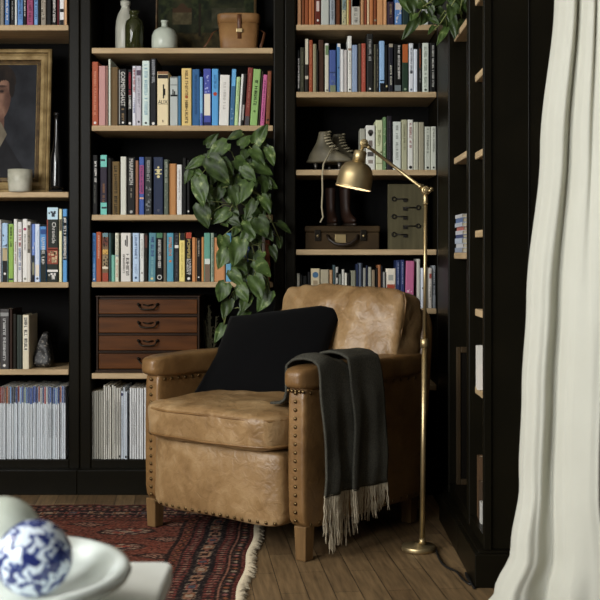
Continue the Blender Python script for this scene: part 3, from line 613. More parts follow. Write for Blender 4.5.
for i, (x, wdt, yt) in enumerate(spec):
    c = (150,148,136) if i < 5 else ((204,202,190) if i < 13 else ((216,218,218) if i > 15 else (196,206,216)))
    nm = 'beige-grey' if i < 5 else ('warm white' if i < 13 else ('white' if i > 15 else 'blue-white'))
    kf = R.uniform(.9, 1.03); c = tuple(int(v*kf) for v in c)
    mk = [('v', .0, .15, (110,108,100))]
    if i == 13: mk.append(('b', .93, .97, (40,40,110)))
    if i in (12, 15): mk.append(('b', .02, .05, (40,38,36)))
    if R.random() < .4: mk.append(('t', .2, .8, tuple(int(v*.85) for v in c), .4))
    data.append((x, x+wdt, yt, c, nm, mk))
row(459.8, 'on the bottom shelf under the drawer chest', 'magazines under the drawer chest', data, name='magazine', noun='magazine', soft=True, from_right=False)

# ------------------------------------------------------------------ armchair (local frame: x right, y back, front at y=0)
CO, CR = Vector((-0.262, 3.7275, 0)), -math.radians(38.8)
chair = thing('armchair', 'tan leather club armchair with brass nailheads standing before the bookcase', 'armchair', CO, CR, world=False)
nz = lambda p, s: noise.noise(Vector(p)*s)
def leatherfy(amp, sc):
    def f(P, q):
        d = nz((P.x+3, P.y, P.z), sc)*amp + nz((P.x, P.y+5, P.z), sc*2.6)*amp*.4
        n = Vector((q.x**5, q.y**5, q.z**5)); n = n.normalized() if n.length > 1e-6 else n
        return P+n*d
    return f
ARM0, ARM1 = 0.282, 0.354
for s, nm in ((-1, 'left'), (1, 'right')):
    g = MB(); xc = s*(ARM0+ARM1)/2
    g.soft((xc, .345, .325), ((ARM1-ARM0)/2, .345, .228), 14, 12, LEATHER, leatherfy(.004, 5))
    arm = g.build('arm', chair, recalc=False)
    g = MB()
    def pad(P, q):
        P = leatherfy(.004, 7)(P, q)
        P.x *= 1.0-.10*max(0, q.y)      # pads narrow towards the back
        return P
    g.soft((s*(ARM0+ARM1)/2, .345, .563), (.049, .365, .040), 5, 16, LEATHER, pad)
    # stitched front cap of the rolled arm
    g.build('arm_pad', arm, recalc=False)
g = MB()
def rake(P, q):
    P = leatherfy(.003, 5)(P, q)
    P.y += (P.z+.33)*.13 - .10*(q.x*q.x)*.45
    return P
g.soft((0, .685, .43), (.350, .042, .325), 9, 14, LEATHER, rake); g.build('back_frame', chair, recalc=False)
g = MB()
def bow(P, q):
    P = leatherfy(.005, 5)(P, q)
    P.y -= .030*(1-q.x**4)*(1-.35*q.z*q.z)
    P.z -= 0.0
    return P
g.soft((0, .035, .218), (.2815, .06, .118), 12, 20, LEATHER2, bow); g.build('front_apron', chair, recalc=False)
g = MB(); g.box(-.276, .276, .09, .62, .20, .31, LEATHER); g.build('seat_deck', chair, bevel=.01)
# seat cushion with piping
g = MB()
def seatf(P, q):
    cr = (1-q.x**4)*(1-q.y**4)
    P.z += (.022 if q.z > 0 else -.010)*cr*abs(q.z)
    P.y -= .014*(1-q.x*q.x)*(1 if q.y < 0 else 0)*abs(q.y)
    d = nz((P.x*1.0, P.y*2.2, P.z*1.5), 7)*.008+nz((P.x+9, P.y*1.3, P.z), 16)*.006
    n = Vector((q.x**3, q.y**3, q.z**3)).normalized()
    return P+n*d
SC, SH = Vector((-.002, .222, .393)), (.286, .300, .058)
g.soft(SC, SH, 9, 26, LEATHER2, seatf); cush = g.build('seat_cushion', chair, recalc=False)
for zz in (.040, -.042):
    pts = []
    for k in range(64):
        a = 2*math.pi*k/64; cx, cy = math.cos(a), math.sin(a); d = (abs(cx)**9+abs(cy)**9)**(1/9.)
        x, y = cx/d, cy/d
        P = Vector((x*(SH[0]-.001), y*(SH[1]-.001), zz)); P.y -= .014*(1-x*x)*(1 if y < 0 else 0)*abs(y)
        pts.append(SC+P+Vector((0, 0, nz(P, 9)*.003)))
    pts.append(pts[0].copy())
    g = MB(); g.tube(pts, .0045, 6, LEATHER, cap=False); g.build('piping', cush)
# loose back cushion
g = MB()
def backf(P, q):
    cr = (1-q.x**4)*(1-q.z**4)
    P.y += (-.035 if q.y < 0 else .012)*cr*abs(q.y)
    P.x *= 1+.02*q.z; P.z += .012*nz((P.x, 0, 2), 5)*(1 if q.z > 0 else 0)
    P.z -= .006*(abs(q.x)**3)*(q.z > 0)
    d = nz((P.x*1.3, P.y, P.z*1.3), 7)*.010+nz((P.x+4, P.y, P.z+2), 17)*.006+abs(nz((P.x*1.5+P.z, P.z*1.1-P.x*.6, 3), 9))*.012
    n = Vector((q.x**3, q.y**3, q.z**3)).normalized()
    return P+n*d
BM = Matrix.Rotation(-.24, 4, 'X')
BC = Vector((.064, .600, .622))
g.soft(BC, (.268, .072, .200), 14, 34, LEATHER2, backf, BM); bc = g.build('back_cushion', chair, recalc=False)
pts = []
for k in range(65):
    a = 2*math.pi*k/64; cx, cz = math.cos(a), math.sin(a); d = (abs(cx)**12+abs(cz)**12)**(1/12)
    x, z = cx/d, cz/d; P = Vector((x*.268*(1+.02*z), -.05, z*.198)); P.z -= .006*(abs(x)**3)*(z > 0)
    pts.append(BC+BM @ P)
g = MB(); g.tube(pts, .004, 6, LEATHER, cap=False)
pts = [BC+BM @ Vector((-.255+.51*k/20, -.075-.035*(1-(abs(-1+k/10))**4)*.75, -.085)) for k in range(21)]
g.tube(pts, .0035, 6, LEATHER); g.build('piping', bc)
# legs
LEGW = wood_mat('leg_wood', (96, 72, 44), (126, 97, 62), 'Z', .5)
for x, y in ((-.329, .030), (.329, .030), (-.30, .66), (.30, .66)):
    g = MB(); a, b = .0195, .023
    lo = [(x-a, y-a), (x+a, y-a), (x+a, y+a), (x-a, y+a)]; hi = [(x-b, y-b), (x+b, y-b), (x+b, y+b), (x-b, y+b)]
    vl = [g.bm.verts.new((p[0], p[1], .0095 if (x < 0 and y < .1) else .001)) for p in lo]; vh = [g.bm.verts.new((p[0], p[1], .108)) for p in hi]
    g.mi(LEGW); g.bm.faces.new(vl[::-1]); g.bm.faces.new(vh)
    for i in range(4): g.bm.faces.new((vl[i], vl[(i+1) % 4], vh[(i+1) % 4], vh[i]))
    g.build('leg', chair, bevel=.003)
# nailheads: one mesh, every nail a part of its own
g = MB(); g.lathe([(0, .0032), (.0032, .0026), (.0058, .0008), (.0062, -.001), (0, -.001)], (0, 0, 0), 10, NAIL); nail0 = g.build('nailhead', chair)
nails = []
def nail(x, y, z, nrm): nails.append((Vector((x, y, z)), Vector(nrm)))
for i in range(16):
    z = .125+i*.0262
    nail(.318, -.0015, z, (0, -1, 0))
    nail(-.318, -.0015, z, (0, -1, 0))
for i in range(5): nail(.289+(i*.0145), -.0005, .524, (0, -1, 0))
for i in range(18): nail(-.262+i*.0308, -.0275-.020*(1-((-.262+i*.0308)/.2815)**4), .113, (0, -1, -.15))
for i in range(12): nail(-.2805, .03+i*.033, .518, (1, 0, 0))
for i in range(14): nail(.3555, .03+i*.045, .518, (1, 0, 0))
for i in range(14): nail(.3555, .03+i*.045, .112, (1, 0, 0))
nails = nails[:100]
for i, (p, n) in enumerate(nails):
    o = nail0 if i == 0 else nail0.copy()
    if i: COL.objects.link(o); o.parent = chair
    o.location = p; o.rotation_euler = n.to_track_quat('Z', 'Y').to_euler()

# black velvet pillow (four corners, puffed)
VELV = pm((7, 7, 8), .9, 0, .08, .2, 60, 'black_velvet', sheen=.02)
def puffy(name, TL, TR, BL, BR, thick, mat, n=22, pinch=.07):
    TL, TR, BL, BR = map(Vector, (TL, TR, BL, BR))
    nrm = (TR-TL).cross(BL-TL).normalized()
    g = MB()
    def side(sg):
        def fn(u, v):
            uu, vv = u*2-1, v*2-1
            # sides pull in between the corners
            pu = uu*(1-pinch*(1-vv*vv)); pv = vv*(1-pinch*(1-uu*uu))
            a, b = (pu+1)/2, (pv+1)/2
            P = (TL*(1-a)+TR*a)*(1-b)+(BL*(1-a)+BR*a)*b
            t = ((1-uu**2)*(1-vv**2))**.6
            return P+nrm*sg*(thick*t+.004*nz(P, 11)*t)
        return fn
    g.grid(side(1), n, n, mat); g.grid(side(-1), n, n, mat)
    bmesh.ops.remove_doubles(g.bm, verts=g.bm.verts[:], dist=.0005)
    return g, nrm
g, _ = puffy('cushion', at(230, 316, 4.27), at(346, 300, 4.12), at(192, 396, 4.03), at(316, 404, 3.88), .066, VELV, pinch=.06)
bmesh.ops.recalc_face_normals(g.bm, faces=g.bm.faces[:])
o = g.build('throw_pillow', loc=at(250, 392, 3.95)); tag(o, 'black velvet square cushion leaning on the tan armchair', 'cushion')

# charcoal throw over the right arm
WOOL = two_tone('charcoal_wool', (52, 51, 45), (84, 82, 73), 260, .3, .7, .95, .8, 700, spec=.1, bdist=.002)
FR = pm((172, 160, 136), .9, name='wool_fringe', var=.15)
CM = Matrix.Translation(CO) @ Matrix.Rotation(CR, 4, 'Z')
throw = thing('throw_blanket', 'charcoal wool throw with cream fringe draped over the armchair arm', 'blanket', CM @ Vector((.33, .18, .62)))
def thr_profile(layer, drop):
    # path across the arm: inside -> over the top -> outside
    o = .008*layer
    return [(.205-o, .476), (.240-o, .478), (.258-o, .492), (.264-o, .520), (.262-o, .550), (.264-o, .580+o), (.282, .598+o), (.318, .603+o), (.352, .599+o), (.368+o, .584+o), (.376+o, .56), (.379+o, .48), (.380+o, .40), (.382+o, .32), (.384+o, drop)]
def pathpt(pr, t):
    L = [0]
    for a, b in zip(pr, pr[1:]): L.append(L[-1]+math.hypot(b[0]-a[0], b[1]-a[1]))
    s = t*L[-1]
    for i in range(len(pr)-1):
        if s <= L[i+1] or i == len(pr)-2:
            f = (s-L[i])/(L[i+1]-L[i]); return pr[i][0]+(pr[i+1][0]-pr[i][0])*f, pr[i][1]+(pr[i+1][1]-pr[i][1])*f, s
def cloth(y0, y1, layer, drop, ph, name):
    pr = thr_profile(layer, drop); g = MB()
    def fn(u, v):
        x, z, s = pathpt(pr, v)
        y = y0+(y1-y0)*u
        hang = max(0, min(1, (s-.32)/.3)); inn = max(0, min(1, (.16-s)/.06))
        y += (.012*math.sin(9*v+ph))*hang + .006*math.sin(3*v)
        y = y-(u-.5)*.02*math.sin(v*3.1)
        fold = math.sin(u*6.2+ph)*.010+math.sin(u*13+ph*2+v*2)*.005
        x2 = x+(fold+.014)*hang + .002*math.sin(v*20+u*3)
        z2 = z+(1-hang)*(1-inn)*(.010*math.sin(u*5+ph)+.006+.010*math.sin(math.pi*u))*(1 if .2 < v < .55 else .2)
        if layer > 1 and v < .5: z2 += .010*math.sin(math.pi*u)
        return CM @ Vector((x2, y, z2))
    g.grid(fn, 30, 60, WOOL)
    o = g.build(name, throw, solid=.007)
    edge = [fn(i/60, 1.0) for i in range(61)]
    return o, edge
c1, e1 = cloth(.022, .200, 1.0, .205, .4, 'cloth')
c2, e2 = cloth(.165, .355, 2.0, .205, 2.1, 'cloth')
def fringe(edge, z_end, n, par, seed):
    rr = random.Random(seed); g = MB()
    for i in range(n):
        k = i/(n-1)*(len(edge)-1); a = int(min(k, len(edge)-2)); p = edge[a].lerp(edge[a+1], k-a)
        L = (p.z-z_end(i/(n-1)))*rr.uniform(.8, 1.08); dx, dy = rr.uniform(-.007, .007), rr.uniform(-.006, .008)
        for st in range(2):
            ox = rr.uniform(-.006, .006); ph = rr.uniform(0, 6)
            pts = [p+Vector((dx*t*t+ox*t+.0016*math.sin(t*16+ph), -.002+dy*t, .006-(L+.006)*t)) for t in (0, .15, .3, .45, .6, .75, .9, 1)]
            g.tube(pts, [.0014, .0018, .0016, .0016, .0016, .0015, .0013, .0009], 5, FR)
    return tag(g.build('fringe', par), 'cream twisted wool fringe')
fringe(e1, lambda t: .040 if .1 < t < .75 else .07, 36, c1, 3)
fringe(e2, lambda t: .100 if t < .7 else .12, 34, c2, 5)
sg_ = pm((64, 66, 72), .9, name='grey_cloth_corner')

# ------------------------------------------------------------------ brass floor lamp
LY = 3.66
lamp = thing('floor_lamp', 'aged brass adjustable reading lamp standing right of the armchair', 'lamp', (ax(419, LY), LY, 0))
bx = ax(418.5, LY); b0 = Vector((bx, LY, 0))
g = MB(); g.lathe([(0, .001), (.052, .001), (.054, .004), (.054, .014), (.051, .018), (.014, .020), (.012, .026), (0, .026)], b0, 40, BRASS); g.build('base', lamp)
zk = az(343, LY); pb = Vector((ax(423.4, LY), LY, .02)); pc = Vector((ax(424.6, LY), LY, zk)); ptop = Vector((ax(425.6, LY), LY, az(199, LY)))
pb = b0+Vector((.012, 0, .02))
g = MB(); g.tube([pb, pc], .0085, 16, BRASS); g.tube([pb, pb+Vector((0, 0, .02))], [.013, .010], 16, BRASS); g.build('lower_pole', lamp)
g = MB(); g.tube([pc, ptop], .0058, 16, BRASS); g.build('upper_pole', lamp)
g = MB(); g.tube([pc-Vector((0, 0, .016)), pc-Vector((0, 0, .014)), pc+Vector((0, 0, .012)), pc+Vector((0, 0, .014))], [.010, .0135, .0135, .010], 20, BRASS); g.build('collar', lamp)
kn = Vector((ax(425.5, LY), LY, az(190.5, LY))); hd = Vector((ax(364, LY), LY, az(143.5, LY)))
def knuckle(c, sc, nm):
    g = MB(); g.tube([c+Vector((0, -.012*sc, 0)), c+Vector((0, -.010*sc, 0)), c+Vector((0, .010*sc, 0)), c+Vector((0, .012*sc, 0))], [.009*sc, .0125*sc, .0125*sc, .009*sc], 24, BRASS)
    g.tube([c+Vector((0, -.020*sc, 0)), c+Vector((0, -.018*sc, 0)), c+Vector((0, -.012*sc, 0))], [.004*sc, .0065*sc, .0065*sc], 16, BRASS)
    k = g.build(nm, lamp)
    return k
g = MB(); g.tube([ptop-Vector((0, 0, .02)), ptop-Vector((0, 0, .015)), ptop+Vector((0, 0, .004)), kn-Vector((0, 0, .008))], [.0062, .0085, .0085, .007], 18, BRASS); g.build('pole_cap', lamp)
k1 = knuckle(kn, 1.15, 'knuckle'); k2 = knuckle(hd, 1.1, 'knuckle')
wing = MB(); wing.ball(kn+Vector((.018, -.004, .004)), .0075, 10, BRASS); wing.ball(kn+Vector((.012, -.02, -.002)), .006, 10, BRASS); wing.build('wing_nut', k1)
dirv = (hd-kn).normalized()
a0 = kn+dirv*.014; a1 = hd-dirv*.012
g = MB(); g.tube([a0, a0+dirv*.012, a0+dirv*.013, a1-dirv*.013, a1-dirv*.012, a1], [.0085, .0075, .0052, .0052, .007, .0075], 16, BRASS); g.build('arm', lamp)
# head: neck, shade, bulb
axd = Vector((-.20, .01, -1)).normalized()       # pointing out of the shade
M3 = (-axd).to_track_quat('Z', 'Y').to_matrix().to_4x4()
nk = hd+Vector((-.006, 0, -.012))
top = Vector((ax(359.4, LY), LY-.002, az(157, LY)))
g = MB(); g.tube([hd+Vector((-.004, 0, -.008)), top], [.0065, .0065], 14, BRASS)
g.lathe([(0, .020), (.017, .020), (.0205, .017), (.0205, -.018), (0, -.018)], top, 28, BRASS, M3); g.build('neck', lamp)
s0 = top+axd*.016
prof = [(.019, 0), (.030, -.003), (.042, -.011), (.051, -.025), (.0555, -.045), (.0565, -.078), (.0585, -.0815), (.0585, -.085), (.056, -.085)]
g = MB(); g.lathe(prof, s0, 48, BRASS, M3); shade = g.build('shade', lamp, recalc=False)
for p in shade.data.polygons: pass
inner = [(.056, -.085), (.0545, -.078), (.0535, -.045), (.049, -.027), (.040, -.013), (.028, -.005), (0, -.004)]
ENAM = pm((236, 226, 200), .5, name='cream_enamel')
g = MB(); g.lathe(inner, s0, 48, ENAM, M3); g.build('shade_lining', shade, recalc=False)
BULB, nt_, b_ = nmat('lit_bulb'); b_.inputs['Base Color'].default_value = (1, .9, .7, 1); b_.inputs['Emission Color'].default_value = (1, .78, .5, 1); b_.inputs['Emission Strength'].default_value = 3
bcn = s0+axd*.045
g = MB(); g.ball(bcn, .019, 12, BULB); g.tube([s0+axd*.006, bcn], .011, 12, ENAM); g.build('bulb', lamp)
pl = bpy.data.lights.new('bulb_light', 'POINT'); pl.energy = .20; pl.color = (1, .8, .55); pl.shadow_soft_size = .012
po = bpy.data.objects.new('bulb_light', pl); COL.objects.link(po); po.location = s0+axd*.070

# ------------------------------------------------------------------ rug
RX, RYf, RYn, RXl = -.142, 4.30, 2.05, -1.75
RUGM = attr_mat('woven_rug', .95, .1, .5, 500)
CRUST, CNAVY, CCREAM, COR, CDK, CBL = (106, 58, 45), (32, 27, 28), (150, 132, 112), (134, 82, 54), (40, 28, 26), (62, 70, 80)
def h2(a, b): return noise.cell(Vector((a*1.013+.5, b*1.017+.5, .5)))
def rugcol(u, v):
    x = u*(RX-RXl); y = v*(RYf-RYn)            # metres from left / near edge
    dr, df, dn, dl = (RX-RXl)-x, (RYf-RYn)-y, y, x
    d = min(dr, df, dn, dl); along = y if d in (dr, dl) else x
    sp = noise.noise(Vector((x*90, y*90, 0)))*.5+noise.noise(Vector((x*260, y*260, 3)))*.5
    c = CRUST
    if d < .016: c = (92, 44, 38)
    elif d < .050:
        c = CDK; k = (along/.034) % 1; r = (d-.033)/.012
        if abs(k-.5)+abs(r)*.4 < .34: c = (CCREAM, COR, (150, 90, 84))[int(along/.034) % 3]
    elif d < .058: c = (150, 100, 80)
    elif d < .064: c = CDK
    elif d < .096:
        c = (110, 52, 46); k = (along/.026) % 1
        if k < .38: c = CDK
        elif abs(k-.7) < .1 and abs(d-.08) < .007: c = CCREAM
    elif d < .102: c = CDK
    elif d < .166:
        c = CNAVY; k = (along/.088) % 1; i = int(along/.088); r = (d-.134)/.026
        m = abs(k-.5)*2
        if m < .72 and abs(r) < .82:
            c = (COR, (134, 66, 52), (150, 110, 84))[i % 3]
            if m < .34 and abs(r) < .45: c = (CDK, CCREAM, CBL)[(i+1) % 3]
            elif abs(r) > .62 or m > .6: c = CDK if (int(k*24) % 2) else CCREAM
        elif abs(r) < .3: c = (120, 80, 70)
    elif d < .172: c = CDK
    elif d < .202:
        c = (110, 52, 46); k = (along/.026) % 1
        if k < .38: c = CDK
        elif abs(k-.7) < .1 and abs(d-.187) < .007: c = CCREAM
    elif d < .210: c = CDK
    elif d < .245:
        c = CRUST; k = (along/.06) % 1
        if abs(k-.5)*2+abs(d-.227)/.016 < .9: c = CDK if abs(k-.5)*2+abs(d-.227)/.016 > .45 else COR
    elif d < .255: c = CDK
    else:
        # field: rows of guls joined by thin dark lines
        px, py = .30, .21
        fx, fy = (x-.12) % px - px/2, (y-.05) % py - py/2
        e = math.hypot(fx/.100, fy/.052)
        gx, gy = (x-.12+px/2) % px - px/2, (y-.05+py/2) % py - py/2
        e2 = abs(gx)/.085+abs(gy)/.040
        if e < 1:
            ang = math.atan2(fy*1.9, fx)
            c = CDK if e > .82 else ((CCREAM if math.sin(ang*10) > .1 else (90, 50, 44)) if e > .52 else ((150, 70, 52) if fx*fy > 0 else (62, 50, 54)))
            if e < .25: c = CCREAM
        elif e2 < 1: c = CDK if (e2 > .7 or (int((gx+.2)*90)+int((gy+.2)*90)) % 2 == 0) else (160, 120, 100)
        elif abs(fx) < .0035 or abs(fy) < .003: c = (74, 38, 34)
        c = mixc(c, (150, 78, 58), max(0, noise.noise(Vector((x*5, y*5, 9))))*.4)
    if sp > .2: c = mixc(c, (150, 122, 104), .4)
    elif sp < -.14: c = mixc(c, (26, 20, 19), .7)
    return c
rug = thing('rug', 'worn red patterned wool rug with dark borders under the armchair', 'rug', (-.95, 3.2, 0))
def rugp(u, v):
    x = RXl+u*(RX-RXl); y = RYn+v*(RYf-RYn)
    x += -.060*(1-v)*u + .004*math.sin(y*17)*u
    yy = y+.006*math.sin(x*21)*v+.004*math.sin(x*47)*v
    return Vector((x, yy, .007+.0015*noise.noise(Vector((x*6, y*6, 0)))))
top = colour_grid('pile', rugp, rugcol, 360, 500, RUGM, rug)
g = MB(); base = pm((70, 40, 36), .95, name='rug_edge')
def edge_strip(f):
    V = [f(i/80) for i in range(81)]
    for a, b in zip(V, V[1:]): g.face([Vector((a.x, a.y, .0006)), Vector((b.x, b.y, .0006)), b, a], base)
edge_strip(lambda t: rugp(t, 1)); edge_strip(lambda t: rugp(1, t)); edge_strip(lambda t: rugp(0, t)); edge_strip(lambda t: rugp(t, 0))
g.build('backing', rug, recalc=False)
CREAMF = pm((186, 172, 146), .95, name='rug_fringe', var=.2, scale=200)
g = MB(); rr = random.Random(4)
for i in range(420):
    p = rugp(1, i/419); L = rr.uniform(.018, .034); dy = rr.uniform(-.012, .012); z = rr.uniform(.002, .007)
    g.tube([p+Vector((-.003, 0, -.001)), p+Vector((L*.5, dy*.4, z-.004)), p+Vector((L, dy, -.0045))], [.003, .0036, .0022], 5, CREAMF)
tag(g.build('fringe', rug), 'cream knotted fringe along the short edge')

# ------------------------------------------------------------------ portrait in its gilt frame
GILT = two_tone('worn_gilt', (120, 98, 60), (176, 152, 106), 22, .3, .7, .42, .35, 120, metal=.2, bdist=.002)
GILTD = two_tone('dark_gilt', (52, 40, 26), (104, 82, 50), 40, .3, .7, .5, .4, 90, metal=.2)
PY = 4.615
def framed(name, label, cat, px0, px1, py0, py1, base_row, Yf, prof, mats, colf, nu, nv, lean, canvas_mat):
    """picture frame: outer rectangle in px at depth Yf, leaning back; prof = [(inset, depth)] cross-section"""
    x0, x1 = ax(px0, Yf), ax(px1, Yf); zt, zb = az(py0, Yf), az(base_row, Y0)+.001
    t = thing(name, label, cat, ((x0+x1)/2, Yf, zb))
    Hh = zt-zb
    def P(x, y, z):                       # lean back about the bottom front edge
        return Vector((x, Yf+y*math.cos(lean)+(z-zb)*math.sin(lean), zb+(z-zb)*math.cos(lean)-min(0, 0)+y*(-math.sin(lean))*0))
    g = MB()
    n = len(prof)
    corners = lambda i: [(x0+i, zb+i), (x1-i, zb+i), (x1-i, zt-i), (x0+i, zt-i)]
    rings = [[g.bm.verts.new(P(cx, d, cz)) for cx, cz in corners(i)] for i, d in prof]
    for k in range(n-1):
        for j in range(4):
            f = g.bm.faces.new((rings[k][j], rings[k][(j+1) % 4], rings[k+1][(j+1) % 4], rings[k+1][j])); f.material_index = g.mi(mats[k])
    g.build('frame', t, recalc=False)
    ins = prof[-1][0]; dd = prof[-1][1]
    colour_grid('canvas', lambda u, v: P(x0+ins+(x1-x0-2*ins)*u, dd-.001, zb+ins+(zt-zb-2*ins)*v), colf, nu, nv, canvas_mat, t)
    g = MB(); vs = []
    g.face([P(x0+.002, prof[0][1], zb+.002), P(x1-.002, prof[0][1], zb+.002), P(x1-.002, prof[0][1], zt-.002), P(x0+.002, prof[0][1], zt-.002)], IRON); g.build('backing', t)
    return t
def fbm(x, y, s): return noise.fractal(Vector((x*s, y*s, 1.7)), 1.0, 2.0, 4)
def n2_(u, v): return fbm(u, v, 25)
def portrait(u, v):
    # image-plane like coordinates of the painted panel: 100 wide, 110 high, y down
    x, y = u*88-51, 68+(1-v)*110
    n = fbm(u, v, 6)
    c = mixc((22, 23, 27), (50, 52, 57), .35+.35*n+.25*(x/40)+.2*((y-90)/90))
    # coat
    sh = 128+max(0, (x+2))*1.5+max(0, -(x+12))*.35
    if y > sh: c = mixc((20, 20, 22), (40, 40, 44), .4+.5*n)
    # neck and collar
    if abs(x+5) < 10 and 112 < y < 136: c = mixc((112, 82, 68), (84, 60, 50), .4+.6*n+.03*(x+5))
    cw = (y-124)*.55
    if 124 < y < 152 and abs(x+4) < 12-abs(y-136)*.55 and abs(x+4) > cw*.25-2: c = mixc((128, 118, 100), (92, 85, 72), .4+.8*n+.02*(x+4))
    # head
    e = ((x+7)/18)**2+((y-98)/28)**2
    if e < 1:
        c = mixc((156, 120, 100), (84, 60, 50), .25+.6*n+.55*max(0, (x+6)/19)+.35*max(0, e-.6))
        def blob(bx_, by_, rx, ry, col, s):
            nonlocal c
            q = ((x-bx_)/rx)**2+((y-by_)/ry)**2
            if q < 1: c = mixc(c, col, s*(1-q)**.7)
        for ex in (1.5, -14): blob(ex, 92.5, 6.5, 4.5, (70, 48, 40), .75); blob(ex, 94, 2.6, 1.6, (26, 20, 18), .9); blob(ex, 89, 6, 1.5, (44, 32, 27), .8)
        blob(-3.2, 101, 3.0, 8, (100, 70, 58), .7); blob(-6.5, 100, 2, 8, (176, 140, 118), .6); blob(-5.5, 107, 4.5, 2, (88, 58, 48), .7)
        blob(-6, 112.5, 6.5, 1.8, (96, 50, 46), .9); blob(-6, 116.5, 5, 2, (92, 64, 54), .5); blob(9, 106, 6, 14, (78, 54, 46), .6)
    hr = ((x+6)/22)**2+((y-84)/19)**2
    if hr < 1 and y < 83+abs(x+8)*.25-2+3*n2_(u, v): c = mixc((24, 20, 18), (44, 35, 29), .5+n)
    if ((x-12.0)/2.8)**2+((y-90)/10)**2 < 1: c = (30, 25, 22)
    return c
PAINT = attr_mat('oil_paint', .6, .1, .15, 300)
framed('framed_portrait', 'oil portrait of a dark-haired person in a wide gilt frame', 'painting', -70, 48.5, 45.5, 191, 191.8, 4.67,
       [(0, .025), (0, .004), (.006, 0), (.014, .004), (.018, .010), (.030, .004), (.044, .010), (.050, .018), (.060, .016), (.064, .022)],
       [GILT, GILT, GILT, GILTD, GILT, GILT, GILTD, GILTD, GILT], portrait, 220, 270, .10, PAINT)
def landscape(u, v):
    x, y = u*96+158, -40+(1-v)*88
    n = fbm(u*1.1, v, 7); n2 = fbm(u, v, 18)
    c = mixc((22, 26, 17), (54, 55, 34), .45+.7*n)
    if y < -10: c = mixc((120, 120, 100), (150, 146, 124), .5+n)
    if y > 28: c = mixc((34, 31, 18), (70, 60, 34), .45+.8*n2)
    if 212 < x < 248 and 4 < y < 24: c = mixc((62, 60, 46), (46, 47, 32), .5+n2)
    if 172 < x < 192 and 4 < y < 20 : c = mixc((84, 76, 54), (60, 54, 36), .5+n2) if y > 9 else (58, 42, 28)
    if 172+abs(y-9) < x < 192-abs(y-9) and 0 < y < 9: c = (60, 44, 30)
    for tx, w in ((164, 9), (201, 10), (250, 6)):
        d = abs(x-tx)/w+abs(y+4)/34
        if d < 1+.35*n2: c = mixc((20, 26, 16), (48, 54, 30), .5+n2)
    if abs(x-200) < 1.6 and 0 < y < 32: c = (34, 28, 20)
    return c
framed('landscape_painting', 'dark green landscape painting propped behind the leather case', 'painting', 155, 256, -44, 47, 47.5, 4.76,
       [(0, .02), (0, .002), (.006, 0), (.010, .006)], [GILTD, GILTD, GILTD], landscape, 110, 100, .11, PAINT)

# ------------------------------------------------------------------ shelf objects, left unit
g = MB(); vy = 4.6; z0 = az(191.8, Y0)+.0005
CER = two_tone('votive_glaze', (168, 166, 148), (206, 204, 188), 14, .35, .65, .35, .2, 60)
r = 12*vy/F; hh = 22.5*vy/F
g.lathe([(0, 0), (r*.86, 0), (r*.93, .006), (r, hh*.5), (r*1.0, hh), (r*.9, hh), (r*.88, .02), (0, .018)], (ax(20, vy), vy, z0), 36, CER)
tag(g.build('candle_holder', loc=(ax(20, vy), vy, z0)), 'small pale ceramic votive cup before the gilt-framed portrait', 'candle holder')
GLB = pm((14, 14, 15), .12, 0, .7, .2, name='black_glass')
vy = 4.635; bz = az(191.8, Y0)+.0005
t = thing('bottle', 'tall slim black glossy bottle on a low stand right of the portrait', 'bottle', (ax(55, vy), vy, bz))
sc = vy/F
g = MB(); g.box(ax(50, vy), ax(64, vy), vy-.028, vy+.028, bz, bz+.010, pm((20,18,16), .6, name='dark_stand', spec=.1)); g.build('stand', t, bevel=.002)
g = MB(); g.lathe([(0, 0), (6.4*sc, 0), (7*sc, 4*sc), (6.6*sc, 26*sc), (6*sc, 34*sc), (4.2*sc, 42*sc), (2.8*sc, 54*sc), (2.2*sc, 68*sc), (2.1*sc, 74*sc), (2.9*sc, 75*sc), (2.9*sc, 77.5*sc), (1.8*sc, 77.5*sc), (0, 76*sc)], (ax(57, vy), vy, bz+.0101), 28, GLB)
g.build('body', t)
# speckled stone
SPK, nt, b = nmat('speckled_stone'); tc = nt.nodes.new('ShaderNodeTexCoord'); n = nt.nodes.new('ShaderNodeTexNoise'); n.inputs['Scale'].default_value = 130; n.inputs['Detail'].default_value = 3
nt.links.new(tc.outputs['Object'], n.inputs['Vector']); rp = nt.nodes.new('ShaderNodeValToRGB'); rp.color_ramp.elements[0].position = .56; rp.color_ramp.elements[1].position = .72
rp.color_ramp.elements[0].color = lin((24, 22, 20)); rp.color_ramp.elements[1].color = lin((140, 134, 124)); nt.links.new(n.outputs['Fac'], rp.inputs[0]); nt.links.new(rp.outputs[0], b.inputs['Base Color']); b.inputs['Roughness'].default_value = .5
g = MB(); yy = 4.67; zb = az(369.5, Y0)
def stf(P, q):
    f = (q.z+1)/2
    P.x = P.x*(1-.68*f)+.012*f; P.y *= (1-.5*f)
    return P+Vector((noise.noise(P*22)*.009, noise.noise(P*25+Vector((4, 0, 0)))*.009, 0))
hst = 35*yy/F; g.soft((ax(43, yy), yy, zb+hst/2+.001), (10.5*yy/F, .045, hst/2), 5, 14, SPK, stf)
tag(g.build('stone_bookend', loc=(ax(43, yy), yy, zb)), 'black speckled tapering stone beside the cream-spined book', 'ornament')

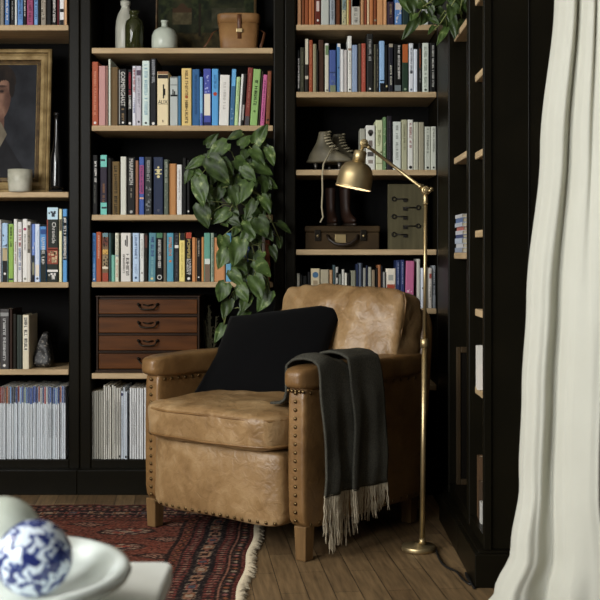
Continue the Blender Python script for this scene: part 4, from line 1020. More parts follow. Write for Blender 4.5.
# ------------------------------------------------------------------ middle unit: bottles, leather case, drawer chest
zs = az(47.5, Y0)+.0005
def bottle(name, label, px, vy, prof, mat, n=36):
    sc = vy/F; ht = max(b_ for a, b_ in prof); kz = 1+(HY-47.5)*(1-Y0/vy)/ht; g = MB(); g.lathe([(a*sc, b_*sc*kz) for a, b_ in prof], (ax(px, vy), vy, zs), n, mat)
    return tag(g.build(name, loc=(ax(px, vy), vy, zs)), label, 'bottle', None)
STONE = two_tone('stoneware_glaze', (170, 170, 156), (198, 198, 184), 10, .3, .7, .28, .05, 40)
CELAD = two_tone('celadon_glaze', (176, 184, 170), (206, 212, 198), 14, .3, .7, .22, .06, 60)
bottle('stoneware_bottle', 'tall pale grey stoneware bottle behind the dark green bottle', 125.5, 4.71, [(0, 0), (9.2, 0), (10, 1), (10, 22), (9.3, 29), (7.2, 35), (5, 38.5), (4.2, 40), (4.2, 42), (5, 42.6), (5, 46), (3.6, 46), (3.3, 40), (0, 38)], STONE)
GRG, nt, b = nmat('olive_glass'); b.inputs['Base Color'].default_value = lin((70, 74, 40)); b.inputs['Roughness'].default_value = .08; b.inputs['Transmission Weight'].default_value = .55; b.inputs['IOR'].default_value = 1.45
bottle('glass_bottle', 'dark olive green glass bottle in front of the stoneware bottle', 134.3, 4.615, [(0, 0), (8.4, 0), (9.2, 1), (9.2, 22), (8.2, 26.5), (5.2, 29), (4.37, 30), (4.37, 33), (5.2, 33.4), (5.2, 36), (4, 36.6), (3.4, 36.6), (3.2, 29), (7, 24), (7.6, 3), (0, 2)], GRG)
bottle('round_jug', 'squat round white bottle with a short neck under the landscape painting', 164.6, 4.63, [(0, 0), (11.6, 0), (12.8, 1.6), (13, 8), (12.6, 13), (10.6, 17.2), (7, 19.6), (3.6, 20.8), (3.2, 21.6), (3.2, 25), (3.9, 25.4), (3.9, 26.6), (2.6, 26.6), (2.4, 20), (0, 19)], CELAD)
# binocular case
CT = two_tone('case_leather', (112, 76, 42), (156, 118, 74), 12, .3, .7, .5, .2, 120)
CTD = pm((92, 56, 32), .5, name='case_strap')
vy = 4.67; sc = vy/F; cx = ax(239, vy)
t = thing('leather_case', 'tan leather binocular case with strap and buckle on the upper shelf', 'case', (cx, vy, zs))
g = MB()
def rr_ring(w, d, z, n=32): return [Vector((cx+math.copysign(abs(math.cos(a))**.5, math.cos(a))*w, vy+math.copysign(abs(math.sin(a))**.5, math.sin(a))*d, z)) for a in [2*math.pi*k/n for k in range(n)]]
def loft(g, rings, m):
    V = [[g.bm.verts.new(p) for p in r_] for r_ in rings]; k = g.mi(m); n = len(V[0])
    for a, b_ in zip(V, V[1:]):
        for j in range(n): f = g.bm.faces.new((a[j], a[(j+1) % n], b_[(j+1) % n], b_[j])); f.material_index = k; f.smooth = True
    g.bm.faces.new(V[0][::-1]).material_index = k; g.bm.faces.new(V[-1]).material_index = k
loft(g, [rr_ring(18*sc, .042, zs), rr_ring(18.4*sc, .044, zs+.004), rr_ring(20.6*sc, .048, zs+28*sc)], CT); g.build('body', t)
g = MB(); loft(g, [rr_ring(21.2*sc, .0495, zs+27.2*sc), rr_ring(21.6*sc, .0505, zs+35*sc), rr_ring(21.2*sc, .0495, zs+36.2*sc), rr_ring(19.4*sc, .045, zs+36.8*sc)], CT); lid = g.build('lid', t)
g = MB(); g.tube([(cx+1*sc, vy-.052, zs+35*sc), (cx+1*sc, vy-.0535, zs+27*sc), (cx+1*sc, vy-.050, zs+24*sc), (cx+1*sc, vy-.047, zs+11*sc)], [.008]*4, 8, CTD, flat=.25); st = g.build('strap', t)
g = MB(); g.box(cx-2.2*sc, cx+4.2*sc, vy-.056, vy-.050, zs+17*sc, zs+21*sc, BRASS); g.build('buckle', st, bevel=.002)
g = MB()
for s in (-1, 1):
    g.tube([(cx+s*21*sc, vy, zs+22*sc), (cx+s*26*sc, vy-.02, zs+18*sc), (cx+s*(30 if s < 0 else 24)*sc, vy-.045, zs+8*sc), (cx+s*(34 if s < 0 else 22)*sc, vy-.055, zs+2*sc)], [.006]*4, 6, CTD, flat=.3)
tag(g.build('shoulder_strap', t), 'thin brown strap')
# drawer chest
DW = wood_mat('drawer_walnut', (62, 33, 9), (98, 57, 22), 'X', .35, 10)
DWD = wood_mat('chest_dark_wood', (34, 22, 12), (52, 34, 19), 'X', .4, 10)
DY = 4.595; zc = az(373.5, Y0)+.0005; x0, x1 = ax(96.3, DY), ax(199.5, DY); zt = az(296, DY)
t = thing('drawer_chest', 'small wooden chest of four drawers left of the armchair arm', 'chest', ((x0+x1)/2, DY, zc))
g = MB(); g.box(x0, x1, DY+.014, DY+.22, zc, zt, DWD); g.box(x0, x0+.007, DY, DY+.014, zc, zt, DWD); g.box(x1-.007, x1, DY, DY+.014, zc, zt, DWD); g.box(x0-.003, x1+.003, DY-.003, DY+.22, zt-.005, zt+.001, DWD); g.box(x0-.003, x1+.003, DY-.004, DY+.014, zc, zc+.010, DWD)
rows_ = [(299.5, 314), (317.5, 333), (335.7, 350.5), (353.7, 369)]
for a, b_ in rows_: g.box(x0+.007, x1-.007, DY+.001, DY+.014, az(b_, DY)-.010, az(b_, DY)-.004, DWD)
g.build('carcass', t, bevel=.0015)
for a, b_ in rows_:
    g = MB(); g.box(x0+.009, x1-.009, DY+.003, DY+.0138, az(b_, DY), az(a, DY), DW); d = g.build('drawer', t, bevel=.003)
    xc, zm = ax(148, DY), az(a+5.0, DY); hw = 9.2*DY/F
    g = MB()
    for s in (-1, 1):
        g.ball((xc+s*hw, DY-.003, zm), .0065, 10, IRON, (1.1, .7, .8))
        g.ball((xc+s*(hw+.003), DY-.001, zm+.003), .004, 8, IRON)
    g.tube([(xc-hw, DY-.006, zm), (xc-hw*.9, DY-.012, zm-.010), (xc-hw*.7, DY-.015, zm-.018), (xc, DY-.016, zm-.0195), (xc+hw*.7, DY-.015, zm-.018), (xc+hw*.9, DY-.012, zm-.010), (xc+hw, DY-.006, zm)], .0032, 8, IRON)
    g.tube([(xc-hw*.55, DY-.002, zm), (xc, DY-.004, zm-.004), (xc+hw*.55, DY-.002, zm)], .003, 8, IRON)
    tag(g.build('handle', d), 'dark iron swing handle')

# ------------------------------------------------------------------ right unit: skates, boots, suitcase, key board
SKL = two_tone('old_skate_leather', (74, 69, 54), (116, 109, 88), 14, .3, .7, .55, .3, 120)
LACE = pm((170, 160, 132), .9, name='lace')
STEEL = pm((120, 116, 108), .4, .8, name='old_steel')
def boot_mesh(g, slices, M, mat, n=20):
    rings = []
    for z, xb, xf, wd in slices:
        rg = []
        for k in range(n):
            a = 2*math.pi*k/n; c_, s_ = math.cos(a), math.sin(a)
            x = (xb+xf)/2+(xf-xb)/2*math.copysign(abs(c_)**.85, c_); y = wd*math.copysign(abs(s_)**.9, s_)*(1-.18*max(0, c_))
            rg.append(M @ Vector((x, y, z)))
        rings.append(rg)
    loft(g, rings, mat)
def skate(label, px, vy, yaw, zb, hang):
    sc = .92
    t = thing('ice_skate', label, 'ice skate', (ax(px, vy), vy, zb), group=None)
    M = Matrix.Translation((ax(px, vy), vy, zb)) @ Matrix.Rotation(yaw, 4, 'Z') @ Matrix.Diagonal((sc, sc, sc, 1))
    sl = [(.035, -.082, .122, .026), (.040, -.092, .130, .034), (.046, -.092, .130, .034), (.052, -.084, .126, .033), (.066, -.080, .106, .034), (.082, -.070, .066, .034), (.098, -.058, .040, .031), (.115, -.046, .026, .027), (.135, -.036, .020, .025), (.155, -.030, .022, .026), (.170, -.028, .027, .028), (.175, -.024, .024, .024), (.160, -.022, .018, .022)]
    g = MB(); boot_mesh(g, sl, M, SKL); bt = g.build('boot', t, subd=1)
    g = MB(); g.tube([M @ Vector(p) for p in ((-.07, 0, .006), (.0, 0, .004), (.09, 0, .004), (.130, 0, .006), (.152, 0, .016), (.160, 0, .032), (.150, 0, .044), (.140, 0, .040))], .0034, 8, STEEL)
    for bx_ in (-.045, .07): g.tube([M @ Vector((bx_, 0, .005)), M @ Vector((bx_, 0, .036))], [.004, .010], 8, STEEL)
    g.build('blade', t)
    g = MB()
    for k in range(7):
        z = .092+k*.0125; xf = [.060, .046, .034, .026, .022, .021, .023][k]
        g.tube([M @ Vector((xf-.016, -.022, z)), M @ Vector((xf+.004, -.006, z+.006)), M @ Vector((xf+.001, .012, z+.004))], .0028, 6, LACE)
        g.tube([M @ Vector((xf-.016, .022, z)), M @ Vector((xf+.004, .004, z+.005))], .0028, 6, LACE)
    if hang:
        a = M @ Vector((.05, -.03, .10)); x2 = ax(322.5, 4.56)
        pts = [a, Vector((x2+.004, 4.567, zb+.02)), Vector((x2+.002, 4.558, zb+.004)), Vector((x2-.001, 4.554, zb-.03)), Vector((x2, 4.554, zb-.09)), Vector((x2-.003, 4.554, zb-.15)), Vector((x2+.002, 4.554, zb-.19)), Vector((x2-.009, 4.553, zb-.212))]
        g.tube(pts, .0036, 6, LACE)
    g.build('lace', t)
zk_ = az(169.6, Y0)+.0005
skate('worn leather ice skate with a lace hanging over the shelf edge', 325, 4.655, -.45, zk_, True)
skate('worn leather ice skate behind its pair, right of the hanging lace', 339, 4.75, -.35, zk_, False)
# suitcase
SUT = two_tone('suitcase_hide', (50, 39, 25), (70, 55, 35), 10, .3, .7, .65, .2, 80, spec=.12)
SUD = pm((40, 30, 21), .5, name='suitcase_trim')
vy = 4.635; sc = vy/F; zb = az(249.4, Y0)+.0005; x0, x1 = ax(305.5, vy), ax(379.5, vy); zt = zb+23.5*sc
t = thing('suitcase', 'small old brown suitcase lying on the shelf below the skates', 'suitcase', ((x0+x1)/2, vy, zb))
g = MB(); g.box(x0, x1, vy, vy+.20, zb, zt-6.4*sc, SUT); g.build('body', t, bevel=.005)
g = MB(); g.box(x0-.003, x1+.003, vy-.004, vy+.204, zt-6.2*sc, zt, SUT); g.build('lid', t, bevel=.006)
g = MB(); cxm = (x0+x1)/2; zh = zt-8*sc
g.tube([(cxm-.062, vy-.004, zh-.004), (cxm-.055, vy-.016, zh-.022), (cxm-.03, vy-.024, zh-.040), (cxm, vy-.026, zh-.045), (cxm+.03, vy-.024, zh-.040), (cxm+.055, vy-.016, zh-.022), (cxm+.062, vy-.004, zh-.004)], [.005, .006, .007, .007, .007, .006, .005], 10, SUD)
g.build('handle', t)
for dx in (-.10, .085):
    g = MB(); g.box(cxm+dx-.012, cxm+dx+.012, vy-.007, vy+.001, zt-15*sc, zt-4*sc, IRON); g.ball((cxm+dx, vy-.008, zt-10*sc), .006, 8, BRASS); g.build('latch', t, bevel=.001)
g = MB(); g.box(cxm-.03, cxm+.014, vy-.004, vy+.001, zt-17*sc, zt-8.5*sc, BRASS); g.build('lock_plate', t, bevel=.001)
# brown boots standing on the case
BTL = two_tone('brown_boot_leather', (30, 17, 10), (46, 26, 15), 14, .3, .7, .55, .1, 80)
for px, yaw, lb in ((331.5, -1.35, 'dark brown leather boot on the suitcase, nearer the hanging lace'), (346.5, -1.1, 'dark brown leather boot on the suitcase, under the lamp shade')):
    vy2 = 4.73; M = Matrix.Translation((ax(px, vy2), vy2, zt+.001)) @ Matrix.Rotation(yaw, 4, 'Z') @ Matrix.Diagonal((.62, .62, .72, 1))
    t = thing('boot', lb, 'boot', (ax(px, vy2), vy2, zt+.001))
    g = MB(); boot_mesh(g, [(.012, -.06, .12, .030), (.03, -.064, .125, .032), (.045, -.062, .112, .032), (.06, -.058, .07, .030), (.085, -.054, .035, .029), (.13, -.056, .03, .032), (.19, -.06, .036, .037), (.22, -.06, .037, .038), (.222, -.052, .03, .03), (.2, -.05, .026, .028)], M, BTL); g.build('upper', t, subd=1)
    g = MB(); boot_mesh(g, [(0, -.064, .124, .030), (.014, -.066, .128, .033)], M, SUD); g.build('sole', t)
# board of old keys
vy = 4.67; sc = vy/F; zb = az(249.4, Y0)
KB = wood_mat('pale_board', (74, 69, 49), (94, 88, 64), 'Z', .7)
t = thing('key_board', 'pale upright board mounted with five dark old keys', 'board', (ax(405.5, vy), vy, zb))
g = MB(); g.box(ax(388, vy), ax(424, vy), vy, vy+.03, zb+.0005, az(184, vy), KB); g.build('board', t, bevel=.002)
KEY = pm((34, 30, 26), .5, .6, name='black_iron_key')
for py, bow_left in ((199, True), (207.6, False), (216.6, True), (226, False), (234.5, True)):
    g = MB(); xa, xb_ = (391.5, 407) if bow_left else (403, 420.5); s = 1 if bow_left else -1
    bxp = ax(xa+2.4 if bow_left else xb_-2.4, vy); exp_ = ax(xb_ if bow_left else xa, vy); z = az(py, vy)
    g.tube([Vector((bxp+math.cos(a)*.008, vy-.004, z+math.sin(a)*.008)) for a in [2*math.pi*k/16 for k in range(17)]], .0026, 6, KEY)
    g.tube([(bxp+s*.008, vy-.004, z), (exp_, vy-.004, z)], .0026, 8, KEY)
    g.box(min(exp_, exp_-s*.016), max(exp_, exp_-s*.016), vy-.006, vy-.002, z-.012, z, KEY)
    g.build('key', t)

# ------------------------------------------------------------------ items in the side bookcase
def flat_stack(x0, x1, ya, yb, z, layers, group, where):
    for i, (h, c, nm, inset) in enumerate(layers):
        g = MB(); cm = pm(c, .5, name='book_cover'); bt = .0016
        g.box(x0+inset, x1, ya+inset, yb-inset*.5, z, z+bt, cm); g.box(x0+inset, x1, ya+inset, yb-inset*.5, z+h-bt, z+h, cm)
        g.box(x0+inset, x0+inset+bt, ya+inset, yb-inset*.5, z+bt, z+h-bt, cm); g.box(x0+inset+bt, x1-.003, ya+inset+.003, yb-inset*.5-.003, z+bt, z+h-bt, PAGES)
        o = g.build('paperback', loc=((x0+x1)/2, (ya+yb)/2, z)); tag(o, '%s paperback lying flat, %s from bottom of the stack %s' % (nm, ordinal(i+1), where), 'paperback', group); z += h+.0003
flat_stack(XS+.022, .68, 3.88, 4.05, .9525, [(.016,(150,160,176),'blue-grey',.0),(.014,(206,206,206),'white',.004),(.018,(186,196,210),'pale blue',.0),(.012,(70,80,120),'navy',.003),(.014,(206,206,210),'white',.002),(.012,(196,120,110),'salmon red',.006),(.014,(200,206,216),'pale blue',.0),(.016,(110,130,170),'mid blue',.003),(.012,(214,214,214),'white',.001)], 'flat paperbacks in the side bookcase', 'in the side bookcase')
def side_book(ya, yb, z, h, c, label, x0=XS+.004, dep=.14):
    g = MB(); cm = pm(c, .5, name='book_cover'); bt = .002
    g.box(x0, x0+dep, ya, ya+bt, z, z+h, cm); g.box(x0, x0+dep, yb-bt, yb, z, z+h, cm); g.box(x0, x0+bt, ya+bt, yb-bt, z, z+h, cm); g.box(x0+bt, x0+dep-.004, ya+bt, yb-bt, z+.003, z+h-.004, PAGES)
    tag(g.build('book', loc=(x0+dep/2, (ya+yb)/2, z)), label, 'book', 'books in the end bookcase')
side_book(3.50, 3.53, .5355, .13, (214,210,200), 'white book standing in the end bookcase at lamp-collar height', XS+0.016)
side_book(3.46, 3.488, .5355, .075, (222,216,206), 'small cream-white booklet in front of the white book in the end bookcase', XS+0.012)
side_book(3.51, 3.545, .1355, .19, (84,62,40), 'tall brown book low in the end bookcase', XS+0.022)
side_book(3.475, 3.505, .1355, .12, (70,54,38), 'shorter dark brown book low in the end bookcase', XS+0.020)
side_book(3.44, 3.468, .1355, .065, (190,188,180), 'small white book on the bottom of the end bookcase', XS+0.018)
# dark wooden frame leaning in the low side shelf
FRW = wood_mat('dim_frame_wood', (46, 36, 22), (64, 50, 31), 'Z', .5)
t = thing('picture_frame', 'dim brown wooden picture frame standing low in the dark right corner', 'frame', (.60, 4.02, .1355))
g = MB(); fy = 4.03
g.box(.55, .565, fy, fy+.015, .1358, .62, FRW); g.box(.73, .745, fy, fy+.015, .1358, .62, FRW); g.box(.565, .73, fy, fy+.015, .60, .62, FRW); g.box(.565, .73, fy, fy+.015, .1358, .156, FRW); g.build('frame', t, bevel=.002)
g = MB(); g.box(.565, .73, fy+.006, fy+.010, .156, .60, pm((20, 17, 13), .4, name='dark_print', spec=.1)); g.build('picture', t)

# ------------------------------------------------------------------ plants
def leaf_material(name, c1, c2, c3):
    m, nt, b = nmat(name)
    tc = nt.nodes.new('ShaderNodeTexCoord'); n = nt.nodes.new('ShaderNodeTexNoise'); n.inputs['Scale'].default_value = 38; n.inputs['Detail'].default_value = 3
    nt.links.new(tc.outputs['Object'], n.inputs['Vector']); rp = nt.nodes.new('ShaderNodeValToRGB')
    e = rp.color_ramp.elements; e[0].position = .3; e[0].color = lin(c1); e[1].position = .62; e[1].color = lin(c2); k = e.new(.72); k.color = lin(c3)
    nt.links.new(n.outputs['Fac'], rp.inputs[0]); nt.links.new(rp.outputs[0], b.inputs['Base Color'])
    b.inputs['Roughness'].default_value = .45; b.inputs['Specular IOR Level'].default_value = .35
    b.inputs['Transmission Weight'].default_value = 0.0
    return m
LEAF = leaf_material('pothos_leaf', (44, 62, 28), (76, 98, 46), (142, 156, 100))
LEAF2 = leaf_material('pothos_leaf_dark', (34, 48, 21), (58, 76, 34), (98, 110, 58))
STEM = pm((120, 128, 74), .6, name='stem_green')
def leaf(g, base, tip, wid, mat, up=None, curl=.25, fold=.25, heart=.35):
    """heart-shaped leaf from base to tip"""
    base, tip = Vector(base), Vector(tip); ax_ = tip-base; L = ax_.length; d = ax_.normalized()
    nrm = Vector(up) if up is not None else Vector((0, -1, .35))
    nrm = (nrm-d*nrm.dot(d)).normalized(); sd = d.cross(nrm).normalized()
    k = g.mi(mat); NU, NV = 10, 4; V = []
    for i in range(NU+1):
        t = i/NU
        wv = (math.sin(math.pi*min(1, t**.62))**.8)*(1-t*.12) if 0 < t < 1 else 0
        wv = max(wv, .0)
        rowv = []
        for j in range(-NV, NV+1):
            s = j/NV
            back = -heart*L*.32*(abs(s)**1.5)*max(0, 1-t*3.2)
            p = base+d*(t*L+back)+sd*(s*wv*wid*.5 + (s*wid*.20*max(0, 1-t*5)))+nrm*(fold*abs(s)*wv*wid*.5-curl*L*t*t*.5+.04*wid*math.sin(s*5+t*7))
            rowv.append(g.bm.verts.new(p))
        V.append(rowv)
    for i in range(NU):
        for j in range(2*NV):
            f = g.bm.faces.new((V[i][j], V[i+1][j], V[i+1][j+1], V[i][j+1])); f.material_index = k; f.smooth = True
def plant(name, label, root, leaves, pot, fill, seedn, stems_from):
    t = thing(name, label, 'plant', root); rr = random.Random(seedn)
    g = MB(); gs = MB()
    for lf in leaves:
        bx_, by_, tx, ty, wpx, Yl = lf[:6]; mat = lf[6] if len(lf) > 6 else (LEAF if rr.random() < .7 else LEAF2)
        b_, t_ = at(bx_, by_, Yl), at(tx, ty, Yl-.012+rr.uniform(-.015, .02))
        leaf(g, b_, t_, wpx*Yl/F*1.12, mat, (rr.uniform(-.45, .25), -1, rr.uniform(.0, .6)), rr.uniform(.1, .35), rr.uniform(.1, .35))
        s0_ = min(stems_from, key=lambda q: (q-b_).length if q.z > b_.z-.03 else 9+(q-b_).length)
        mid = s0_.lerp(b_, .5)+Vector((rr.uniform(-.01, .01), -.012, .012))
        gs.tube([s0_, mid, b_], [.0018, .0016, .0014], 5, STEM)
    for _ in range(fill[0]):
        x, y = fill[1](rr); Yl = rr.uniform(*fill[2]); a = rr.uniform(-.9, .9); L = rr.uniform(9, 17)
        b_ = at(x, y, Yl); t_ = at(x+math.sin(a)*L, y+abs(math.cos(a))*L, Yl-rr.uniform(-.01, .03))
        leaf(g, b_, t_, rr.uniform(8, 13)*Yl/F, LEAF2 if rr.random() < .65 else LEAF, (rr.uniform(-.5, .5), -1, rr.uniform(-.1, .6)), rr.uniform(.1, .4), rr.uniform(.1, .35))
    for a, b_ in zip(stems_from, stems_from[1:]):
        pass
    g.build('foliage', t, recalc=False)
    return t, gs
PL = [(252,149,265,166,12,4.44),(268,148,274,166,10,4.46),(261,196,271,213,11,4.44),(243,166,256,183,12,4.43),(221,160,233,176,12,4.42),(213,211,227,226,11,4.46),(246,221,255,238,12,4.42),(264,226,273,241,10,4.44),(236,256,247,272,12,4.42),(249,296,240,313,12,4.42),(231,270,243,287,12,4.42),(262,252,253,268,11,4.42),(255,143,268,123.5,13,4.47),(227,143,206,158,15,4.43),(204,159,184,168,10,4.43),(209,158,229,184,19,4.4),(192,170,183,184,10,4.45),(192,169,205,179,9,4.45),(199,177,203,207,17,4.41),(200,204,208,229,16,4.43),
 (248,182,237,204,17,4.43),(233,186,235,207,11,4.42),(240,146,253,135,11,4.49),(206,145,219,133,9,4.51),(242,133,226,139,9,4.51),(255,201,244,220,10,4.42),(250,162,273,174,14,4.47),(262,179,278,188,11,4.49),(229,211,208,224,12,4.45),(230,216,240,227,10,4.45),(257,218,267,238,17,4.4),
 (223,236,224,256,13,4.43),(241,240,232,267,17,4.38),(228,249,217,269,15,4.42),(252,232,238,243,13,4.43),(256,261,271,277,14,4.4),(254,276,261,300,16,4.38),(226,283,218,302,15,4.4),(240,285,247,303,13,4.41),(270,291,256,312,15,4.41),(229,299,223,319,12,4.43),(249,311,235,318,10,4.43),(224,325,214,343,9,4.43),
 (278,223,292,233,8,4.49,LEAF2),(279,237,280,249,7,4.49,LEAF2),(261,274,270,292,9,4.43),(218,172,233,180,12,4.45),(235,160,250,172,14,4.45),(222,188,214,202,11,4.47),(246,207,262,214,11,4.47),(240,196,253,206,10,4.47),(262,146,271,158,11,4.49),(213,190,222,203,10,4.49),(266,198,270,214,9,4.5),(272,246,276,262,8,4.5),(246,262,238,282,12,4.45)]
zsh = az(214.6, Y0)
def pfill(rr):
    y = rr.choice([rr.uniform(138, 215), rr.uniform(138, 215), rr.uniform(215, 290)])
    return (rr.uniform(205, 268) if y < 215 else rr.uniform(232, 266)), y
vine = [at(235, 165, 4.62), at(228, 150, 4.55), at(250, 150, 4.55), at(215, 165, 4.53), at(262, 165, 4.55), at(240, 190, 4.49), at(236, 205, 4.49), at(246, 225, 4.47), at(252, 245, 4.46), at(240, 262, 4.45), at(248, 280, 4.45), at(236, 290, 4.45), at(227, 310, 4.45), at(258, 270, 4.45)]
t, gs = plant('trailing_pothos', 'green trailing heart-leaved plant spilling from the middle bookcase shelf', (ax(235, 4.67), 4.67, zsh), PL, None, (85, pfill, (4.46, 4.54)), 11, vine)
for seq in ([(236,175,4.63),(236,200,4.53),(238,212,4.49),(246,225,4.47),(252,245,4.46),(258,270,4.45),(262,292,4.45)], [(232,175,4.63),(233,205,4.52),(243,235,4.47),(240,262,4.45),(236,290,4.45),(227,310,4.45),(224,326,4.45)], [(240,175,4.63),(248,210,4.52),(250,230,4.48),(246,255,4.46),(248,280,4.45),(247,300,4.45)], [(245,170,4.62),(262,200,4.51),(272,222,4.49),(280,240,4.49)], [(230,170,4.63),(215,160,4.51),(208,158,4.47)]):
    gs.tube([at(*p) for p in seq], .0024, 6, STEM)
gs.build('stems', t)
g = MB(); POT = pm((58, 56, 52), .6, name='dark_pot'); pc_ = (ax(236, 4.71), 4.71, zsh+.0005)
g.lathe([(0, 0), (.050, 0), (.054, .004), (.068, .115), (.072, .118), (.072, .130), (.064, .130), (.060, .105), (0, .104)], pc_, 32, POT); g.build('pot', t)
PL2 = [(418,17,402,40,10,4.02),(447,27,436.5,45,7,3.96),(452,16,455,39,9,3.92),(462,20,456,36,6,3.94),(415,2,431,8,10,3.98),(449,4,463,14,9,3.9),(430,16,439,24,7,3.96),(402,-2,410,13,9,4.02),(436,8,446,16,8,3.95),(444,-4,432,6,9,3.95),(460,2,467,12,8,3.88),(422,-8,412,4,10,4.0),(440,18,450,27,8,3.95),(456,-10,448,2,9,3.92),(466,-8,462,6,9,3.88),(434,26,428,34,5,3.98)]
vine2 = [at(462, -20, 3.86), at(455, 0, 3.86), at(440, -5, 3.93), at(448, 12, 3.9), at(425, 5, 3.97), at(416, -6, 4.0), at(460, 12, 3.88), at(410, -8, 4.02)]
def pfill2(rr): return rr.uniform(405, 466), rr.uniform(-28, 14)
t, gs = plant('trailing_plant', 'green leafy plant hanging over the top right bookcase corner', (.63, 3.84, 1.7205), PL2, None, (22, pfill2, (3.86, 4.0)), 23, vine2)
for seq in ([(466,-28,3.84),(455,0,3.86),(448,12,3.9),(440,24,3.95),(434,30,3.97)], [(466,-28,3.84),(440,-5,3.93),(425,5,3.97),(418,14,4.01)], [(466,-28,3.84),(416,-6,4.0),(408,-4,4.02)], [(466,-26,3.84),(460,12,3.88)]):
    gs.tube([at(*p) for p in seq], .0022, 6, STEM)
gs.build('stems', t)
g = MB(); g.lathe([(0, 0), (.045, 0), (.048, .004), (.058, .10), (.062, .102), (.062, .115), (.055, .115), (.052, .095), (0, .094)], (.625, 3.84, 1.7205), 28, POT); g.build('pot', t)
# dark dried sprigs beside the drawer chest
SPR = pm((66, 62, 40), .9, name='dried_sprig')
zc = az(373.5, Y0); t = thing('dried_plant', 'dim feathery dried sprigs right of the drawer chest', 'plant', (ax(210, 4.67), 4.67, zc))
g = MB(); rr = random.Random(9)
for k in range(9):
    tx, ty = rr.uniform(202, 219), rr.uniform(298, 330); p0 = at(210, 372, 4.67); p1 = at(tx, ty, 4.65)
    pts = [p0.lerp(p1, q)+Vector((math.sin(q*3+k)*.004, 0, 0)) for q in (0, .3, .6, .8, 1)]; g.tube(pts, .0014, 5, SPR)
    for q in range(22):
        b_ = p0.lerp(p1, .4+.6*q/22); a = rr.uniform(-1, 1); g.tube([b_, b_+Vector((a*.012, rr.uniform(-.006, .006), .008))], [.0016, .0008], 4, SPR)
g.build('sprigs', t); g = MB(); g.lathe([(0, 0), (.024, 0), (.026, .003), (.03, .05), (.026, .05), (0, .045)], (ax(210, 4.67), 4.67, zc+.0005), 20, POT); g.build('pot', t)

# ------------------------------------------------------------------ coffee table, bowl and ceramic balls
TW = two_tone('white_table_paint', (222, 224, 216), (234, 236, 228), 5, .3, .7, .45, .08, 40)
TZ = .45; tx0, tx1, ty0, ty1 = -1.10, -.203, .95, 1.842
t = thing('coffee_table', 'off-white coffee table with rounded corner in the near left foreground', 'table', ((tx0+tx1)/2, (ty0+ty1)/2, 0))
def rrect(x0, x1, y0, y1, r, n=8):
    P = []
    for cx_, cy_, a0 in ((x1-r, y1-r, 0), (x0+r, y1-r, 90), (x0+r, y0+r, 180), (x1-r, y0+r, 270)):
        for k in range(n+1):
            a = math.radians(a0+90*k/n); P.append((cx_+r*math.cos(a), cy_+r*math.sin(a)))
    return P
g = MB(); g.prism(rrect(tx0, tx1, ty0, ty1, .022), TZ-.032, TZ, TW, axis='z'); g.build('tabletop', t, bevel=.006, segs=3)
g = MB(); g.box(tx0+.06, tx1-.06, ty0+.06, ty1-.06, TZ-.10, TZ-.033, TW); g.build('apron', t, bevel=.003)
for x in (tx0+.09, tx1-.09):
    for y in (ty0+.09, ty1-.09):
        g = MB(); z_ = .0085 if True else 0; g.box(x-.025, x+.025, y-.025, y+.025, .0 if y < 1.9 else z_, TZ-.1, TW); g.build('leg', t, bevel=.004)
BY = 1.52; bcx = ax(-17, BY); bz = TZ+.0005
BOWLM = two_tone('white_glazed_bowl', (212, 220, 212), (226, 232, 226), 10, .3, .7, .18, .04, 50)
g = MB(); g.lathe([(0, .004), (.07, .004), (.072, 0), (.092, 0), (.096, .006), (.135, .022), (.165, .042), (.175, .052), (.183, .055), (.191, .060), (.195, .068), (.191, .076), (.182, .078), (.173, .073), (.165, .060), (.150, .046), (.130, .037), (.11, .0345), (0, .0335)], (bcx, BY, bz), 80, BOWLM)
tag(g.build('bowl', loc=(bcx, BY, bz)), 'wide white glazed bowl on the coffee table holding ceramic balls', 'bowl')
BW, nt, b = nmat('blue_and_white_glaze'); tc = nt.nodes.new('ShaderNodeTexCoord'); n = nt.nodes.new('ShaderNodeTexNoise'); n.inputs['Scale'].default_value = 72; n.inputs['Detail'].default_value = 3; n.inputs['Distortion'].default_value = .8
nt.links.new(tc.outputs['Object'], n.inputs['Vector']); rp = nt.nodes.new('ShaderNodeValToRGB'); e = rp.color_ramp.elements
e[0].position = .46; e[0].color = lin((202, 212, 220)); e[1].position = .495; e[1].color = lin((72, 88, 140)); k = e.new(.56); k.color = lin((36, 44, 96))
nt.links.new(n.outputs['Fac'], rp.inputs[0]); nt.links.new(rp.outputs[0], b.inputs['Base Color']); b.inputs['Roughness'].default_value = .12
def cball(px, py, Y, r, mat, label, name):
    c = at(px, py, Y); g = MB(); g.ball(c, r, 22, mat); tag(g.build(name, loc=c), label, 'ornament', None); return c
c1_ = cball(34, 558, 1.52, .0505, BW, 'blue and white floral ceramic ball in the white bowl', 'ceramic_ball')
c2_ = cball(2, 536.5, 1.625, .056, CELAD, 'plain pale green ceramic ball behind the blue and white one', 'ceramic_ball')

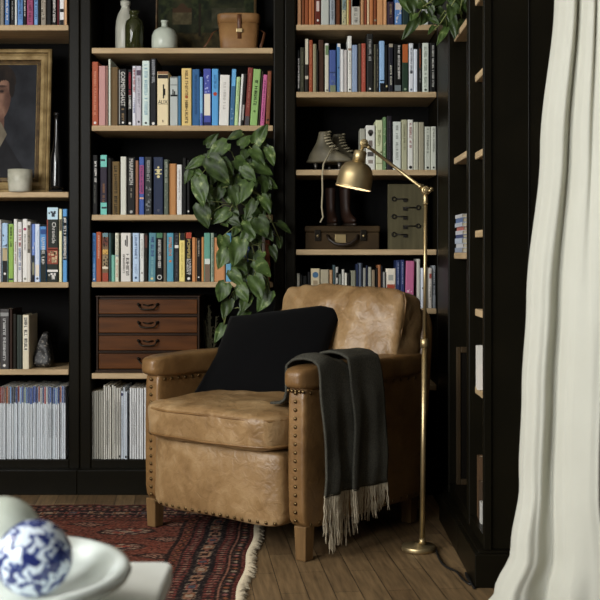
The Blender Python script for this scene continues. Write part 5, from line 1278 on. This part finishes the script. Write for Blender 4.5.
# ------------------------------------------------------------------ curtain
CUR, nt, b = nmat('cream_linen')
tc = nt.nodes.new('ShaderNodeTexCoord'); n = nt.nodes.new('ShaderNodeTexNoise'); n.inputs['Scale'].default_value = 6; n.inputs['Detail'].default_value = 5
nt.links.new(tc.outputs['Object'], n.inputs['Vector']); mx = nt.nodes.new('ShaderNodeMix'); mx.data_type = 'RGBA'; mx.inputs[6].default_value = lin((203, 203, 190)); mx.inputs[7].default_value = lin((217, 218, 206)); nt.links.new(n.outputs['Fac'], mx.inputs[0])
nt.links.new(mx.outputs[2], b.inputs['Base Color']); b.inputs['Roughness'].default_value = .9; b.inputs['Specular IOR Level'].default_value = .1
n2 = nt.nodes.new('ShaderNodeTexNoise'); n2.inputs['Scale'].default_value = 60; n2.inputs['Detail'].default_value = 5; nt.links.new(tc.outputs['Object'], n2.inputs['Vector'])
bp = nt.nodes.new('ShaderNodeBump'); bp.inputs['Strength'].default_value = .12; bp.inputs['Distance'].default_value = .003; nt.links.new(n2.outputs['Fac'], bp.inputs['Height']); nt.links.new(bp.outputs[0], b.inputs['Normal'])
tr = nt.nodes.new('ShaderNodeBsdfTranslucent'); tr.inputs['Color'].default_value = lin((222, 202, 160)); ms = nt.nodes.new('ShaderNodeMixShader'); ms.inputs[0].default_value = .22
nt.links.new(b.outputs[0], ms.inputs[1]); nt.links.new(tr.outputs[0], ms.inputs[2]); nt.links.new(ms.outputs[0], nt.nodes['Material Output'].inputs['Surface'])
def interp(tab, x):
    if x <= tab[0][0]: return tab[0][1]
    for (a, va), (b_, vb) in zip(tab, tab[1:]):
        if x <= b_:
            f = (x-a)/(b_-a); f = f*f*(3-2*f); return va+(vb-va)*f
    return tab[-1][1]
CY = 2.93
left_tab = [(-.1, 440), (0.0, 466), (.056, 477), (.10, 491), (.20, 509), (.364, 518.5), (.60, 522), (.827, 527), (1.21, 541), (1.60, 555), (2.5, 585)]
right_tab = [(-.1, 612), (0, 606), (.2, 597), (.36, 592), (.8, 596), (1.6, 602), (2.5, 612)]
fold = [(0, .0), (.04, .03), (.12, .052), (.22, .045), (.46, -.014), (.48, .004), (.55, .034), (.64, .046), (.82, .048), (.94, .040), (1.0, .02)]
fold_top = [(0, .0), (.05, .034), (.14, .054), (.26, .045), (.48, -.012), (.52, .006), (.58, .034), (.66, .036), (.78, .004), (.82, .018), (.91, .036), (1.0, .02)]
def curt(u, v):
    z = .004+2.46*v
    xl, xr = ax(interp(left_tab, z), CY), ax(interp(right_tab, z), CY-.1)
    k = max(0, min(1, (z-.7)/.8))
    d = interp(fold, u)*(1-k)+interp(fold_top, u)*k
    low = max(0, 1-z/.45)
    y = CY-d-.16*u-.10*low*low*(1-u*.5)+.010*noise.noise(Vector((u*2.5, z*1.1, 2)))+low*.03*noise.noise(Vector((u*5, z*5, 7)))
    x = xl+(xr-xl)*u+.004*noise.noise(Vector((u*2, z*.9, 5)))+low*.012*noise.noise(Vector((u*4, z*7, 1)))
    return Vector((x, y, z))
g = MB(); g.grid(curt, 130, 110, CUR)
o = g.build('curtain', loc=(.65, 2.9, 0), solid=.004, recalc=False); tag(o, 'full length cream linen curtain at the right edge beside the end bookcase', 'curtain')
g = MB(); g.tube([(.70, 1.95, 2.49), (.70, 3.12, 2.49)], .012, 14, IRON); g.ball((.70, 3.13, 2.49), .02, 10, IRON)
for yy in (2.1, 3.05): g.tube([(.70, yy, 2.49), (.842, yy, 2.49)], .007, 8, IRON)
tag(g.build('curtain_rod', loc=(.7, 2.5, 2.49)), 'dark curtain rod above the cream curtain', 'curtain rod')
# black cable on the floor
g = MB(); CAB = pm((18, 17, 16), .5, name='black_cable')
cp = [(436,553,),(440,562),(447,569),(456,573),(462,580),(470,586),(476,582),(474,576),(466,575),(470,583),(480,590)]
def fl(px, py):
    Y = F*H/(py-HY); return Vector((ax(px, Y), Y, .0052))
pts = []
C = [fl(*p) for p in cp]; C[0] = Vector((b0.x+.056, LY+.01, .0052))
for i in range(len(C)-1):
    p0, p1, p2, p3 = C[max(0, i-1)], C[i], C[i+1], C[min(len(C)-1, i+2)]
    for q in range(6):
        s = q/6; pts.append(.5*((2*p1)+(-p0+p2)*s+(2*p0-5*p1+4*p2-p3)*s*s+(-p0+3*p1-3*p2+p3)*s**3))
pts.append(C[-1])
for p in pts: p.z = .0052; p.x = min(p.x, XS-.035)
g.tube(pts, .0035, 8, CAB); tag(g.build('cable', loc=(.45, 3.4, 0)), 'black power cable curling on the floor right of the brass lamp', 'cable')

for o in bpy.data.objects:
    if 'world_children' in o: del o['world_children']
